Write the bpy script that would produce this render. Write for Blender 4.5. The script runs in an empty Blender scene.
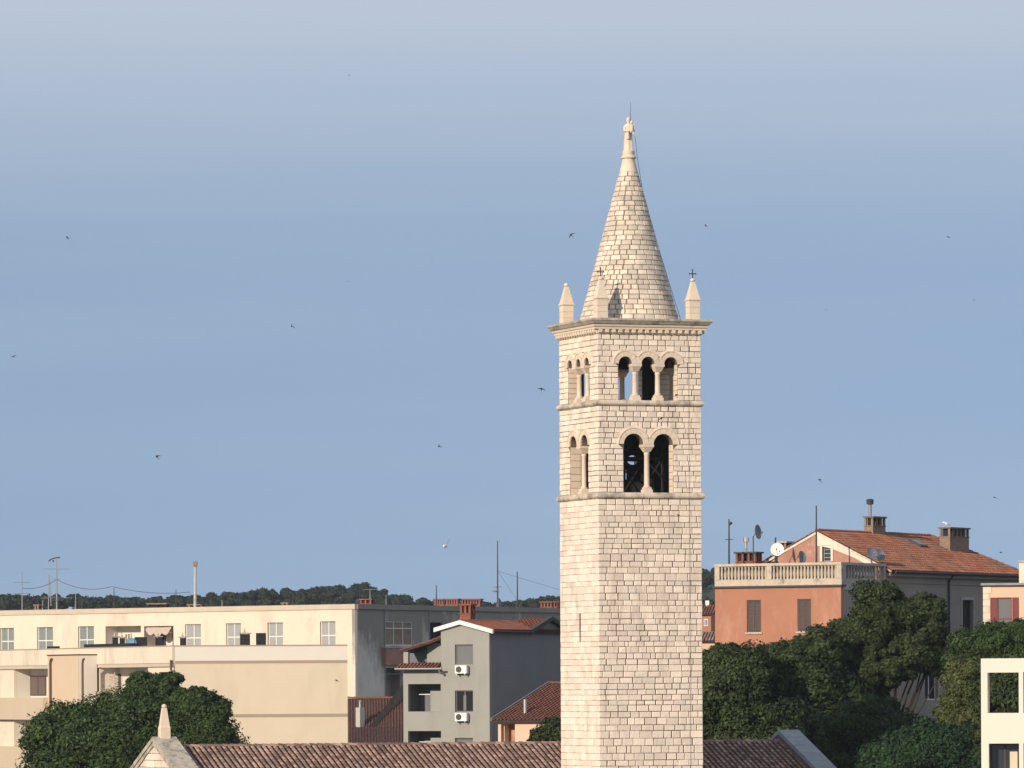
import bpy, bmesh, math, random
import numpy as np
from mathutils import Vector, Matrix
from mathutils.geometry import tessellate_polygon
random.seed(7)
R = math.radians
S = bpy.context.scene

# ------------------------------------------------------------------ camera
FPX, HY, CZ, ROLL = 5640.0, 690.0, 17.0, R(0.3)
cd = bpy.data.cameras.new("camera")
cam = bpy.data.objects.new("camera", cd); S.collection.objects.link(cam)
cd.sensor_width = 36; cd.lens = FPX*36/1024
cd.shift_y = (HY-384)/1024.0
cd.clip_start = 1; cd.clip_end = 20000
cr, sr = math.cos(ROLL), math.sin(ROLL)
cam.matrix_world = Matrix(((cr, sr, 0, 0), (0, 0, -1, 0), (-sr, cr, 0, CZ), (0, 0, 0, 1)))
S.camera = cam
# ------------------------------------------------------------------ sky + sun
SUN_AZ, SUN_EL = 54.0, 19.0     # azimuth measured from -X towards -Y
sv = Vector((-math.cos(R(SUN_AZ))*math.cos(R(SUN_EL)), -math.sin(R(SUN_AZ))*math.cos(R(SUN_EL)), math.sin(R(SUN_EL))))
W = bpy.data.worlds.new("World"); S.world = W; W.use_nodes = True
nt = W.node_tree; nt.nodes.clear()
out = nt.nodes.new('ShaderNodeOutputWorld'); bg = nt.nodes.new('ShaderNodeBackground')
sky = nt.nodes.new('ShaderNodeTexSky'); sky.sky_type = 'NISHITA'; sky.sun_disc = False
sky.sun_elevation = R(SUN_EL); sky.sun_rotation = math.atan2(sv.x, sv.y)
sky.altitude = 0; sky.air_density = 1.0; sky.dust_density = 0.6; sky.ozone_density = 2.0
bg.inputs[1].default_value = 0.105
tc = nt.nodes.new('ShaderNodeTexCoord')
# faint high veil: widely stretched noise
mp = nt.nodes.new('ShaderNodeMapping'); mp.inputs['Scale'].default_value = (2.2, 2.2, 34)
nz = nt.nodes.new('ShaderNodeTexNoise'); nz.inputs['Scale'].default_value = 2.0; nz.inputs['Detail'].default_value = 5
rmp = nt.nodes.new('ShaderNodeMapRange'); rmp.inputs[1].default_value = .35; rmp.inputs[2].default_value = .75
rmp.inputs[3].default_value = .18; rmp.inputs[4].default_value = .33
hs = nt.nodes.new('ShaderNodeHueSaturation'); hs.inputs['Saturation'].default_value = .95; hs.inputs['Value'].default_value = .93
mx = nt.nodes.new('ShaderNodeMix'); mx.data_type = 'RGBA'; mx.inputs[7].default_value = (3.8, 4.4, 5.3, 1)
L = nt.links.new
L(tc.outputs['Generated'], mp.inputs[0]); L(mp.outputs[0], nz.inputs[0]); L(nz.outputs[0], rmp.inputs[0])
# hazy evening air: the clear band just over the horizon is hidden, so the sky is read a little higher up
sep = nt.nodes.new('ShaderNodeSeparateXYZ'); cmb = nt.nodes.new('ShaderNodeCombineXYZ'); ma = nt.nodes.new('ShaderNodeMath'); ma.operation = 'MULTIPLY_ADD'
ma.inputs[1].default_value = .55; ma.inputs[2].default_value = .27
L(tc.outputs['Generated'], sep.inputs[0]); L(sep.outputs[0], cmb.inputs[0]); L(sep.outputs[1], cmb.inputs[1]); L(sep.outputs[2], ma.inputs[0]); L(ma.outputs[0], cmb.inputs[2]); L(cmb.outputs[0], sky.inputs[0])
L(sky.outputs[0], hs.inputs['Color']); L(hs.outputs[0], mx.inputs[6]); L(rmp.outputs[0], mx.inputs[0])
# thin high veil whitening the sky above about six degrees
vr = nt.nodes.new('ShaderNodeMapRange'); vr.interpolation_type = 'SMOOTHSTEP'; vr.inputs[1].default_value = .068; vr.inputs[2].default_value = .13; vr.inputs[3].default_value = 0; vr.inputs[4].default_value = .85
ad = nt.nodes.new('ShaderNodeMath'); L(sep.outputs[2], vr.inputs[0]); L(vr.outputs[0], ad.inputs[0]); L(rmp.outputs[0], ad.inputs[1]); L(ad.outputs[0], mx.inputs[0])
L(mx.outputs[2], bg.inputs[0]); L(bg.outputs[0], out.inputs[0])
ld = bpy.data.lights.new("sun", 'SUN'); lo = bpy.data.objects.new("sun", ld); S.collection.objects.link(lo)
ld.energy = 4.0; ld.angle = R(0.5); ld.color = (1.0, 0.86, 0.68)
lo.rotation_euler = (-sv).to_track_quat('-Z', 'Y').to_euler()
S.view_settings.view_transform = 'Standard'; S.view_settings.look = 'None'
S.view_settings.exposure = 0.30; S.view_settings.gamma = 1.0
SKY_SHIFT = 0.0

# ------------------------------------------------------------------ helpers
def ray(px, py):
    u = (px-512)/FPX; v = (HY-py)/FPX
    return u*cr+v*sr, -u*sr+v*cr
def P(px, py, D):
    kx, kz = ray(px, py)
    return Vector((kx*D, D, CZ+kz*D))

class F:
    """vertical facade plane: origin xy, direction, outward normal"""
    def __init__(s, o, ang, side=1):
        s.o = Vector((o[0], o[1])); a = R(ang); s.ang = ang; s.side = side
        s.d = Vector((math.cos(a), math.sin(a)))
        s.n = Vector((s.d.y, -s.d.x))
        if s.n.y > 0 and side: s.n = -s.n
        if side == 0: pass
    def shift(s, out=0, t=0):
        f = F(s.o, s.ang); f.n = s.n.copy(); f.o = s.o+s.n*out+s.d*t; return f
    def at(s, px, py=HY):
        kx, kz = ray(px, py)
        t = (kx*s.o.y-s.o.x)/(s.d.x-kx*s.d.y)
        return t, CZ+kz*(s.o.y+t*s.d.y)
    def t(s, px, py=650): return s.at(px, py)[0]
    def z(s, px, py): return s.at(px, py)[1]
    def pt(s, t, z, off=0):
        q = s.o+s.d*t+s.n*off
        return Vector((q.x, q.y, z))

class MB:
    def __init__(s): s.v = []; s.f = []; s.r = []
    def face(s, pts, r=None):
        b = len(s.v); s.v += [Vector(p) for p in pts]; s.f.append(tuple(range(b, b+len(pts)))); s.r.append(random.random() if r is None else r)
    def mesh(s, vs, fs, r=None):
        r = random.random() if r is None else r
        b = len(s.v); s.v += [Vector(p) for p in vs]
        for f in fs: s.f.append(tuple(i+b for i in f)); s.r.append(r)
    def hexa(s, p, r=None):   # 8 points: bottom 4 ccw, top 4 ccw
        s.mesh(p, [(3,2,1,0),(4,5,6,7),(0,1,5,4),(1,2,6,5),(2,3,7,6),(3,0,4,7)], r)
    def box(s, x0, x1, y0, y1, z0, z1, r=None):
        s.hexa([(x0,y0,z0),(x1,y0,z0),(x1,y1,z0),(x0,y1,z0),(x0,y0,z1),(x1,y0,z1),(x1,y1,z1),(x0,y1,z1)], r)
    def fbox(s, f, t0, t1, z0, z1, o0, o1, r=None):
        s.hexa([f.pt(t0,z0,o1), f.pt(t1,z0,o1), f.pt(t1,z0,o0), f.pt(t0,z0,o0), f.pt(t0,z1,o1), f.pt(t1,z1,o1), f.pt(t1,z1,o0), f.pt(t0,z1,o0)], r)
    def prism(s, poly, z0, z1, r=None):
        n = len(poly)
        s.mesh([(p[0],p[1],z0) for p in poly]+[(p[0],p[1],z1) for p in poly],
               [tuple(range(n))[::-1], tuple(range(n, 2*n))]+[(i,(i+1)%n,(i+1)%n+n,i+n) for i in range(n)], r)
    def plate(s, f, outer, holes=(), o0=-.3, o1=0, r=None):
        """facade plate in (t,z) with holes"""
        loops = [list(outer)]+[list(h) for h in holes]
        tri = tessellate_polygon([[Vector((a,b,0)) for a,b in l] for l in loops])
        flat = [p for l in loops for p in l]; n = len(flat)
        vs = [f.pt(a,b,o1) for a,b in flat]+[f.pt(a,b,o0) for a,b in flat]
        fs = [tuple(t) for t in tri]+[tuple(i+n for i in t) for t in tri]
        k = 0
        for l in loops:
            m = len(l)
            for i in range(m): fs.append((k+i, k+(i+1)%m, k+(i+1)%m+n, k+i+n))
            k += m
        s.mesh(vs, fs, r)
    def tube(s, pts, rad, n=8, r=None, cap=True):
        pts = [Vector(p) for p in pts]
        if not hasattr(rad, '__len__'): rad = [rad]*len(pts)
        vs = []; fs = []
        for i, p in enumerate(pts):
            d = (pts[min(i+1,len(pts)-1)]-pts[max(i-1,0)]).normalized()
            a = d.orthogonal().normalized() if abs(d.z) > .9 else d.cross(Vector((0,0,1))).normalized()
            if abs(d.z) > .9: a = (Vector((1,0,0))-d*d.x).normalized()
            b = d.cross(a)
            for k in range(n):
                w = 2*math.pi*k/n
                vs.append(p+(a*math.cos(w)+b*math.sin(w))*rad[i])
        for i in range(len(pts)-1):
            for k in range(n):
                fs.append((i*n+k, i*n+(k+1)%n, (i+1)*n+(k+1)%n, (i+1)*n+k))
        if cap: fs.append(tuple(range(n))[::-1]); fs.append(tuple(range((len(pts)-1)*n, len(pts)*n)))
        s.mesh(vs, fs, r)
    def lathe(s, c, prof, n=16, r=None, rot=0):
        """prof: (radius,z)"""
        vs = []; fs = []; m = len(prof)
        for (q, z) in prof:
            for k in range(n):
                w = rot+2*math.pi*k/n
                vs.append((c[0]+q*math.cos(w), c[1]+q*math.sin(w), z))
        for i in range(m-1):
            for k in range(n): fs.append((i*n+k, i*n+(k+1)%n, (i+1)*n+(k+1)%n, (i+1)*n+k))
        fs.append(tuple(range(n))[::-1]); fs.append(tuple(range((m-1)*n, m*n)))
        s.mesh(vs, fs, r)
    def build(s, name, mat, parent=None, smooth=False, off=None):
        me = bpy.data.meshes.new(name)
        o = off if off is not None else (origin_of(parent) if parent else Vector((0,0,0)))
        me.from_pydata([tuple(v-o) for v in s.v], [], s.f)
        me.validate(); bm = bmesh.new(); bm.from_mesh(me)
        bmesh.ops.recalc_face_normals(bm, faces=bm.faces); bm.to_mesh(me); bm.free()
        if len(me.polygons) == len(s.r):
            at = me.attributes.new('rnd', 'FLOAT', 'FACE'); at.data.foreach_set('value', s.r)
        if smooth:
            me.polygons.foreach_set('use_smooth', [True]*len(me.polygons))
            try: me.set_sharp_from_angle(angle=R(40))
            except Exception: pass
        me.materials.append(mat)
        ob = bpy.data.objects.new(name, me); S.collection.objects.link(ob)
        if parent: ob.parent = parent; ORI[ob.name] = o
        elif off is not None: ob.location = off
        return ob
ORI = {}
def origin_of(p): return ORI.get(p.name, Vector((0,0,0)))
def thing(name, label, cat, loc, group=None):
    o = bpy.data.objects.new(name, None); S.collection.objects.link(o)
    o.empty_display_size = .5; o.location = loc; ORI[o.name] = Vector(loc)
    o['label'] = label; o['category'] = cat
    if group: o['group'] = group
    return o
def tag(o, label, cat, group=None):
    o['label'] = label; o['category'] = cat
    if group: o['group'] = group
    return o
def struct(o, kind='structure'): o['kind'] = kind; return o
def inpoly(x, y, poly):
    c = False; n = len(poly); j = n-1
    for i in range(n):
        if (poly[i][1] > y) != (poly[j][1] > y) and x < (poly[j][0]-poly[i][0])*(y-poly[i][1])/(poly[j][1]-poly[i][1])+poly[i][0]: c = not c
        j = i
    return c
def clean(name):
    return name

def rect(t0,t1,z0,z1): a,b=min(t0,t1),max(t0,t1); return [(a,z0),(b,z0),(b,z1),(a,z1)]
# ------------------------------------------------------------------ materials
def mat(name, col, rough=.85, var=.0, rvar=.0, nscale=1.0, col2=None, bump=0, bscale=8, stain=None, stain_amt=.0, stain_scale=.35, stain_lo=.5, spec=.3, metal=0, stretch=None, zst=None):
    m = bpy.data.materials.new(name); m.use_nodes = True
    t = m.node_tree; n = t.nodes; l = t.links.new
    b = n['Principled BSDF']; b.inputs['Roughness'].default_value = rough; b.inputs['Metallic'].default_value = metal
    b.inputs['Specular IOR Level'].default_value = spec
    rgb = n.new('ShaderNodeRGB'); rgb.outputs[0].default_value = (*col, 1); c = rgb.outputs[0]
    geo = n.new('ShaderNodeNewGeometry'); pos = geo.outputs['Position']
    if col2:
        at = n.new('ShaderNodeAttribute'); at.attribute_name = 'rnd'
        mixn = n.new('ShaderNodeMix'); mixn.data_type = 'RGBA'; mixn.inputs[7].default_value = (*col2, 1)
        l(at.outputs['Fac'], mixn.inputs[0]); l(c, mixn.inputs[6]); c = mixn.outputs[2]
    if var:
        nn = n.new('ShaderNodeTexNoise'); nn.inputs['Scale'].default_value = nscale; nn.inputs['Detail'].default_value = 6; nn.inputs['Roughness'].default_value = .65
        l(pos, nn.inputs['Vector'])
        mr = n.new('ShaderNodeMapRange'); mr.inputs[1].default_value = .3; mr.inputs[2].default_value = .7; mr.inputs[3].default_value = 1-var; mr.inputs[4].default_value = 1+var
        l(nn.outputs[0], mr.inputs[0])
        vm = n.new('ShaderNodeVectorMath'); vm.operation = 'SCALE'; l(c, vm.inputs[0]); l(mr.outputs[0], vm.inputs['Scale']); c = vm.outputs[0]
    if rvar:
        at = n.new('ShaderNodeAttribute'); at.attribute_name = 'rnd'
        mr = n.new('ShaderNodeMapRange'); mr.inputs[3].default_value = 1-rvar; mr.inputs[4].default_value = 1+rvar
        l(at.outputs['Fac'], mr.inputs[0])
        vm = n.new('ShaderNodeVectorMath'); vm.operation = 'SCALE'; l(c, vm.inputs[0]); l(mr.outputs[0], vm.inputs['Scale']); c = vm.outputs[0]
    if stain:
        nn = n.new('ShaderNodeTexNoise'); nn.inputs['Scale'].default_value = stain_scale; nn.inputs['Detail'].default_value = 8; nn.inputs['Roughness'].default_value = .7
        if stretch:
            mpn = n.new('ShaderNodeMapping'); mpn.inputs['Scale'].default_value = stretch; l(pos, mpn.inputs[0]); l(mpn.outputs[0], nn.inputs['Vector'])
        else: l(pos, nn.inputs['Vector'])
        mr = n.new('ShaderNodeMapRange'); mr.inputs[1].default_value = stain_lo; mr.inputs[2].default_value = stain_lo+.15; mr.inputs[3].default_value = 0; mr.inputs[4].default_value = stain_amt
        fac = nn.outputs[0]
        if zst:      # soot gathers over a height range
            sx = n.new('ShaderNodeSeparateXYZ'); l(pos, sx.inputs[0]); m1 = n.new('ShaderNodeMapRange'); m1.inputs[1].default_value = zst[0]; m1.inputs[2].default_value = zst[1]; m1.inputs[3].default_value = -zst[2]; m1.inputs[4].default_value = zst[2]
            l(sx.outputs[2], m1.inputs[0]); a1 = n.new('ShaderNodeMath'); l(fac, a1.inputs[0]); l(m1.outputs[0], a1.inputs[1]); fac = a1.outputs[0]
        l(fac, mr.inputs[0])
        mixn = n.new('ShaderNodeMix'); mixn.data_type = 'RGBA'; mixn.inputs[7].default_value = (*stain, 1)
        l(mr.outputs[0], mixn.inputs[0]); l(c, mixn.inputs[6]); c = mixn.outputs[2]
    l(c, b.inputs['Base Color'])
    if bump:
        nb = n.new('ShaderNodeTexNoise'); nb.inputs['Scale'].default_value = bscale; nb.inputs['Detail'].default_value = 5; l(pos, nb.inputs['Vector'])
        bn = n.new('ShaderNodeBump'); bn.inputs['Strength'].default_value = bump; bn.inputs['Distance'].default_value = .03
        l(nb.outputs[0], bn.inputs['Height']); l(bn.outputs[0], b.inputs['Normal'])
    return m
M = {}
M['stone'] = mat('limestone', (.72,.61,.51), .9, var=.09, rvar=.12, nscale=1.2, bump=.5, bscale=9, stain=(.40,.32,.26), stain_amt=.55, stain_scale=.9, stain_lo=.53, stretch=(1.2,1.2,.35))
M['spirestone'] = mat('spire_limestone', (.58,.49,.40), .92, var=.16, rvar=.2, nscale=1.6, bump=.6, bscale=9, stain=(.27,.235,.20), stain_amt=.65, stain_scale=.9, stain_lo=.50)
M['dressed'] = mat('dressed_limestone', (.64,.525,.415), .85, var=.08, rvar=.05, nscale=2, bump=.25, bscale=8)
M['weathered'] = mat('weathered_limestone', (.42,.37,.30), .95, var=.2, rvar=.08, nscale=3, bump=.6, bscale=8, stain=(.13,.12,.105), stain_amt=.8, stain_scale=1.6, stain_lo=.48)
M['ledge'] = mat('ledge_limestone', (.56,.47,.375), .95, var=.15, rvar=.08, nscale=3, bump=.5, bscale=8, stain=(.19,.165,.14), stain_amt=.8, stain_scale=1.0, stain_lo=.46)
M['mortar'] = mat('mortar', (.135,.105,.085), .95, var=.2, nscale=2)
M['inner'] = mat('inner_masonry', (.16,.13,.105), .95, var=.3, nscale=3)
M['tilech'] = mat('barrel_tile', (.20,.115,.09), .9, var=.3, nscale=1.0, col2=(.32,.215,.175), rvar=.32, bump=.3, bscale=12, stain=(.12,.10,.08), stain_amt=.5, stain_scale=.5, stain_lo=.54)
M['tilebase'] = mat('tile_bed', (.06,.038,.034), .95, var=.3, nscale=3)
M['tileo'] = mat('orange_tile', (.34,.105,.055), .9, var=.3, nscale=.8, col2=(.20,.095,.062), rvar=.45, stain=(.15,.11,.08), stain_amt=.85, stain_scale=.5, stain_lo=.48)
M['tiler'] = mat('red_tile', (.25,.09,.052), .9, var=.2, nscale=1, col2=(.19,.075,.05), rvar=.2, stain=(.11,.06,.045), stain_amt=.6, stain_scale=.6, stain_lo=.5)
M['tiled'] = mat('dark_red_tile', (.13,.042,.036), .9, var=.15, nscale=1, col2=(.11,.04,.036), rvar=.12)
M['tileb'] = mat('brown_tile', (.20,.075,.05), .9, var=.25, nscale=1, col2=(.13,.06,.045), rvar=.25)
M['cream'] = mat('cream_render', (.655,.565,.45), .9, var=.035, nscale=.5, stain=(.38,.335,.285), stain_amt=.5, stain_scale=.4, stain_lo=.51, bump=.1, stretch=(1,1,.35))
M['creamstain'] = mat('cream_fascia', (.50,.42,.33), .9, var=.08, nscale=.6)
M['white'] = mat('white_render', (.66,.60,.53), .85, var=.02, nscale=.7)
M['modern'] = mat('modern_white_render', (.67,.615,.53), .8, var=.02, nscale=.6, stain=(.58,.53,.45), stain_amt=.4, stain_scale=.5, stain_lo=.55, stretch=(1,1,.2))
M['beige'] = mat('beige_render', (.60,.505,.385), .9, var=.03, nscale=.5, stain=(.49,.41,.31), stain_amt=.5, stain_scale=.4, stain_lo=.50, stretch=(1,1,.25))
M['tan'] = mat('tan_balcony_render', (.50,.40,.295), .9, var=.03, nscale=.6)
M['beige2'] = mat('bay_render', (.56,.435,.31), .9, var=.03, nscale=.6)
M['band'] = mat('brown_band', (.33,.27,.20), .9)
M['stained'] = mat('stained_render', (.62,.55,.48), .95, var=.12, nscale=.5, stain=(.20,.175,.15), stain_amt=.85, stain_scale=.3, stain_lo=.42, bump=.15, stretch=(1,1,.5), zst=(17,23,.13))
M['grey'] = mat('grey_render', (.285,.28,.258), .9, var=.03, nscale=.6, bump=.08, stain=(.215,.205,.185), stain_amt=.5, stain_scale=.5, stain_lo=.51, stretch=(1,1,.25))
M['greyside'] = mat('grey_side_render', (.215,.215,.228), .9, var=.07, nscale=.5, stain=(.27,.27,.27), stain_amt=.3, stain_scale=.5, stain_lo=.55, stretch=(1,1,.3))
M['oldgrey'] = mat('old_grey_render', (.29,.25,.215), .95, var=.12, nscale=.6, stain=(.22,.19,.17), stain_amt=.7, stain_scale=.3, stain_lo=.48, bump=.3)
M['orange'] = mat('orange_render', (.36,.165,.105), .9, var=.07, nscale=.5, stain=(.45,.27,.19), stain_amt=.6, stain_scale=.6, stain_lo=.51, bump=.1, stretch=(1,1,.4))
M['pinkold'] = mat('peeling_pink_render', (.36,.19,.14), .95, var=.15, nscale=1, stain=(.62,.54,.46), stain_amt=.6, stain_scale=.5, stain_lo=.58, bump=.2)
M['oldwhite'] = mat('old_whitewash', (.62,.55,.46), .95, var=.1, nscale=1, stain=(.36,.26,.2), stain_amt=.5, stain_scale=.9, stain_lo=.55)
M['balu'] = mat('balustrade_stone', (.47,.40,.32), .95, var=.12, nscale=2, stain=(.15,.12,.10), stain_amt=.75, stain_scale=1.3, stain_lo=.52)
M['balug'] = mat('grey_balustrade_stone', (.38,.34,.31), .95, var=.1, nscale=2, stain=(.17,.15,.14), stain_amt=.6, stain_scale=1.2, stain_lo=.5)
M['peach'] = mat('peach_render', (.62,.44,.32), .9, var=.04, nscale=.7)
M['darkwood'] = mat('dark_shutter', (.085,.062,.055), .7, var=.1, nscale=5)
M['redwood'] = mat('red_shutter', (.19,.035,.035), .6, var=.08, nscale=5)
M['greyshut'] = mat('pale_shutter', (.36,.36,.345), .7, var=.05, nscale=5)
M['tealshut'] = mat('dusty_green_shutter', (.22,.25,.245), .7, var=.05, nscale=5)
M['brownshut'] = mat('brown_blind', (.13,.095,.085), .7)
M['whitepaint'] = mat('white_paint', (.74,.72,.68), .6)
M['glass'] = mat('window_glass', (.03,.035,.045), .08, spec=.6)
M['blind_and_shade'] = mat('grey_blind_and_shade', (.135,.14,.145), .7)
M['dark'] = mat('dark_interior', (.015,.015,.017), .95)
M['metal'] = mat('galvanised_metal', (.30,.30,.31), .5, metal=.6)
M['dmetal'] = mat('dark_metal', (.055,.055,.06), .6, metal=.3)
M['brownpipe'] = mat('brown_downpipe', (.11,.065,.045), .6)
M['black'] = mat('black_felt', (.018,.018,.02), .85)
M['brick'] = mat('chimney_brick', (.21,.085,.06), .95, var=.25, nscale=4)
M['brickold'] = mat('old_chimney_brick', (.23,.165,.12), .95, var=.25, nscale=4)
M['concrete'] = mat('concrete', (.40,.38,.35), .9, var=.1, nscale=2)
M['dishw'] = mat('white_dish', (.74,.71,.66), .5)
M['dishg'] = mat('grey_dish', (.15,.17,.20), .5)
M['blue'] = mat('blue_plastic', (.12,.26,.40), .5)
M['pinkcloth'] = mat('pink_awning', (.46,.36,.32), .9, var=.08, nscale=3)
M['statue'] = mat('statue_stone', (.62,.52,.42), .85, var=.12, nscale=4, bump=.3)
M['bronze'] = mat('bell_bronze', (.02,.018,.014), .6, metal=.3)
M['skylight'] = mat('skylight_pane', (.05,.05,.055), .2)
M['lead'] = mat('grey_coping', (.25,.26,.28), .85, var=.18, nscale=1.6, stain=(.40,.39,.37), stain_amt=.5, stain_scale=1.2, stain_lo=.55)
M['brownglass'] = mat('curtained_glass', (.23,.155,.10), .4, var=.3, nscale=1.5)
M['bird'] = mat('bird_dark', (.015,.015,.018), .8)
M['gull'] = mat('gull_white', (.72,.72,.72), .8)
M['gullw'] = mat('gull_grey', (.25,.26,.28), .8)
M['bark'] = mat('bark', (.036,.029,.024), .95, var=.3, nscale=3)
M['ground'] = mat('ground_mix', (.10,.095,.08), .95, var=.3, nscale=.02)
M['hill'] = mat('hill_cover', (.03,.045,.025), .95, var=.3, nscale=.03)
def leafmat(name, c1, c2, var=.25):
    m = mat(name, c1, .75, var=var, nscale=.5, col2=c2, rvar=.3, spec=.12)
    t = m.node_tree; n = t.nodes; l = t.links.new       # leaves shade mostly by the lie of their twig cluster
    at = n.new('ShaderNodeAttribute'); at.attribute_name = 'clump'; g = n.new('ShaderNodeNewGeometry')
    v1 = n.new('ShaderNodeVectorMath'); v1.operation = 'SCALE'; v1.inputs['Scale'].default_value = .45; l(g.outputs['Normal'], v1.inputs[0])
    v2 = n.new('ShaderNodeVectorMath'); v2.operation = 'ADD'; l(at.outputs['Vector'], v2.inputs[0]); l(v1.outputs[0], v2.inputs[1])
    v3 = n.new('ShaderNodeVectorMath'); v3.operation = 'NORMALIZE'; l(v2.outputs[0], v3.inputs[0]); l(v3.outputs[0], n['Principled BSDF'].inputs['Normal'])
    return m
M['leafA'] = leafmat('leaf_dark', (0.0165,0.0314,0.0098), (0.0478,0.0764,0.0229))
M['leafB'] = leafmat('leaf_broad', (0.0179,0.0294,0.0096), (0.0449,0.0636,0.0229))
M['leafP'] = leafmat('leaf_pine', (0.0204,0.0323,0.0111), (0.0442,0.0578,0.0221))
M['leafO'] = leafmat('leaf_olive', (0.0437,0.0540,0.0174), (0.0860,0.1013,0.0355))
M['leafG'] = leafmat('leaf_bluish', (0.0114,0.0285,0.0125), (0.0277,0.0546,0.0240))
M['leafF'] = leafmat('leaf_far', (0.0150,0.0243,0.0122), (0.0262,0.0355,0.0168))

# ------------------------------------------------------------------ ground and hill
def make_ground():
    m = MB(); n = 24; xs = [-9000+18000*i/n for i in range(n+1)]; ys = [-3000+15000*i/n for i in range(n+1)]
    vs = [(x,y,0) for y in ys for x in xs]; fs = [(j*(n+1)+i, j*(n+1)+i+1, (j+1)*(n+1)+i+1, (j+1)*(n+1)+i) for j in range(n) for i in range(n)]
    m.mesh(vs, fs, .5); struct(m.build('ground', M['ground']))
make_ground()
HP = [(-900,600),(-200,596),(0,601),(40,599),(120,600),(170,600),(240,597),(300,595),(350,592),(400,603),(430,610),(470,614),(520,611),(560,610),(620,600),(680,585),(720,583),(780,584),(860,590),(1000,600),(1300,604),(1900,600)]
def hill_y(px):
    for a, b in zip(HP[:-1], HP[1:]):
        if a[0] <= px <= b[0]: return a[1]+(b[1]-a[1])*(px-a[0])/(b[0]-a[0])
    return 602
HD = 1500.0
def hill_z(x, y):
    px = 512+FPX*x/HD
    top = P(px, hill_y(px), HD).z-.9
    k = (y-1150)/350.0
    k = max(0, min(1, k)); k = k*k*(3-2*k)
    if y > HD: k = max(0, 1-(y-HD)/900.0)**.5 if y < 2400 else 0
    return -1+(top+1)*k + 1.5*math.sin(x*.021+y*.013)*k
def make_hill():
    nx, ny = 90, 30; vs = []
    for j in range(ny+1):
        y = 1120+1300*j/ny
        for i in range(nx+1):
            x = -420+840*i/nx; vs.append((x,y,hill_z(x,y)))
    fs = [(j*(nx+1)+i, j*(nx+1)+i+1, (j+1)*(nx+1)+i+1, (j+1)*(nx+1)+i) for j in range(ny) for i in range(nx)]
    m = MB(); m.mesh(vs, fs, .5); struct(m.build('hill', M['hill']))
make_hill()

def leaf_mesh(name, cen, nrm, size, mat_, parent=None, off=Vector((0,0,0)), aspect=.6, rng=None, soft=None):
    """cen (n,3), nrm (n,3) preferred normals, size (n,)"""
    rng = rng or np.random.default_rng(1)
    n = len(cen)
    nr = nrm+rng.normal(0, .42, (n,3)); nr /= np.linalg.norm(nr, axis=1)[:,None]+1e-9
    a = np.cross(nr, rng.normal(0,1,(n,3))); a /= np.linalg.norm(a, axis=1)[:,None]+1e-9
    b = np.cross(nr, a)
    s = size[:,None]
    v = np.empty((n,4,3))
    v[:,0] = cen-a*s; v[:,1] = cen-b*s*aspect+a*s*.15; v[:,2] = cen+a*s; v[:,3] = cen+b*s*aspect+a*s*.15
    v -= np.array(off)[None,None,:]
    me = bpy.data.meshes.new(name)
    me.vertices.add(n*4); me.vertices.foreach_set('co', v.reshape(-1))
    me.loops.add(n*4); me.loops.foreach_set('vertex_index', np.arange(n*4, dtype=np.int32))
    me.polygons.add(n); me.polygons.foreach_set('loop_start', np.arange(0, n*4, 4, dtype=np.int32))
    me.update(calc_edges=True)
    at = me.attributes.new('rnd', 'FLOAT', 'FACE'); at.data.foreach_set('value', rng.random(n).astype(np.float32))
    sn = soft if soft is not None else nrm
    sn = sn/(np.linalg.norm(sn, axis=1)[:,None]+1e-9)
    a2 = me.attributes.new('clump', 'FLOAT_VECTOR', 'FACE'); a2.data.foreach_set('vector', sn.astype(np.float32).reshape(-1))
    me.materials.append(mat_)
    o = bpy.data.objects.new(name, me); S.collection.objects.link(o)
    if parent: o.parent = parent
    return o
def shell_points(c, r, n, rng, lo=.72):
    d = rng.normal(0,1,(n,3)); d /= np.linalg.norm(d, axis=1)[:,None]
    q = rng.uniform(lo, 1.06, (n,1))
    return np.array(c)+d*q*np.array(r), d

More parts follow.
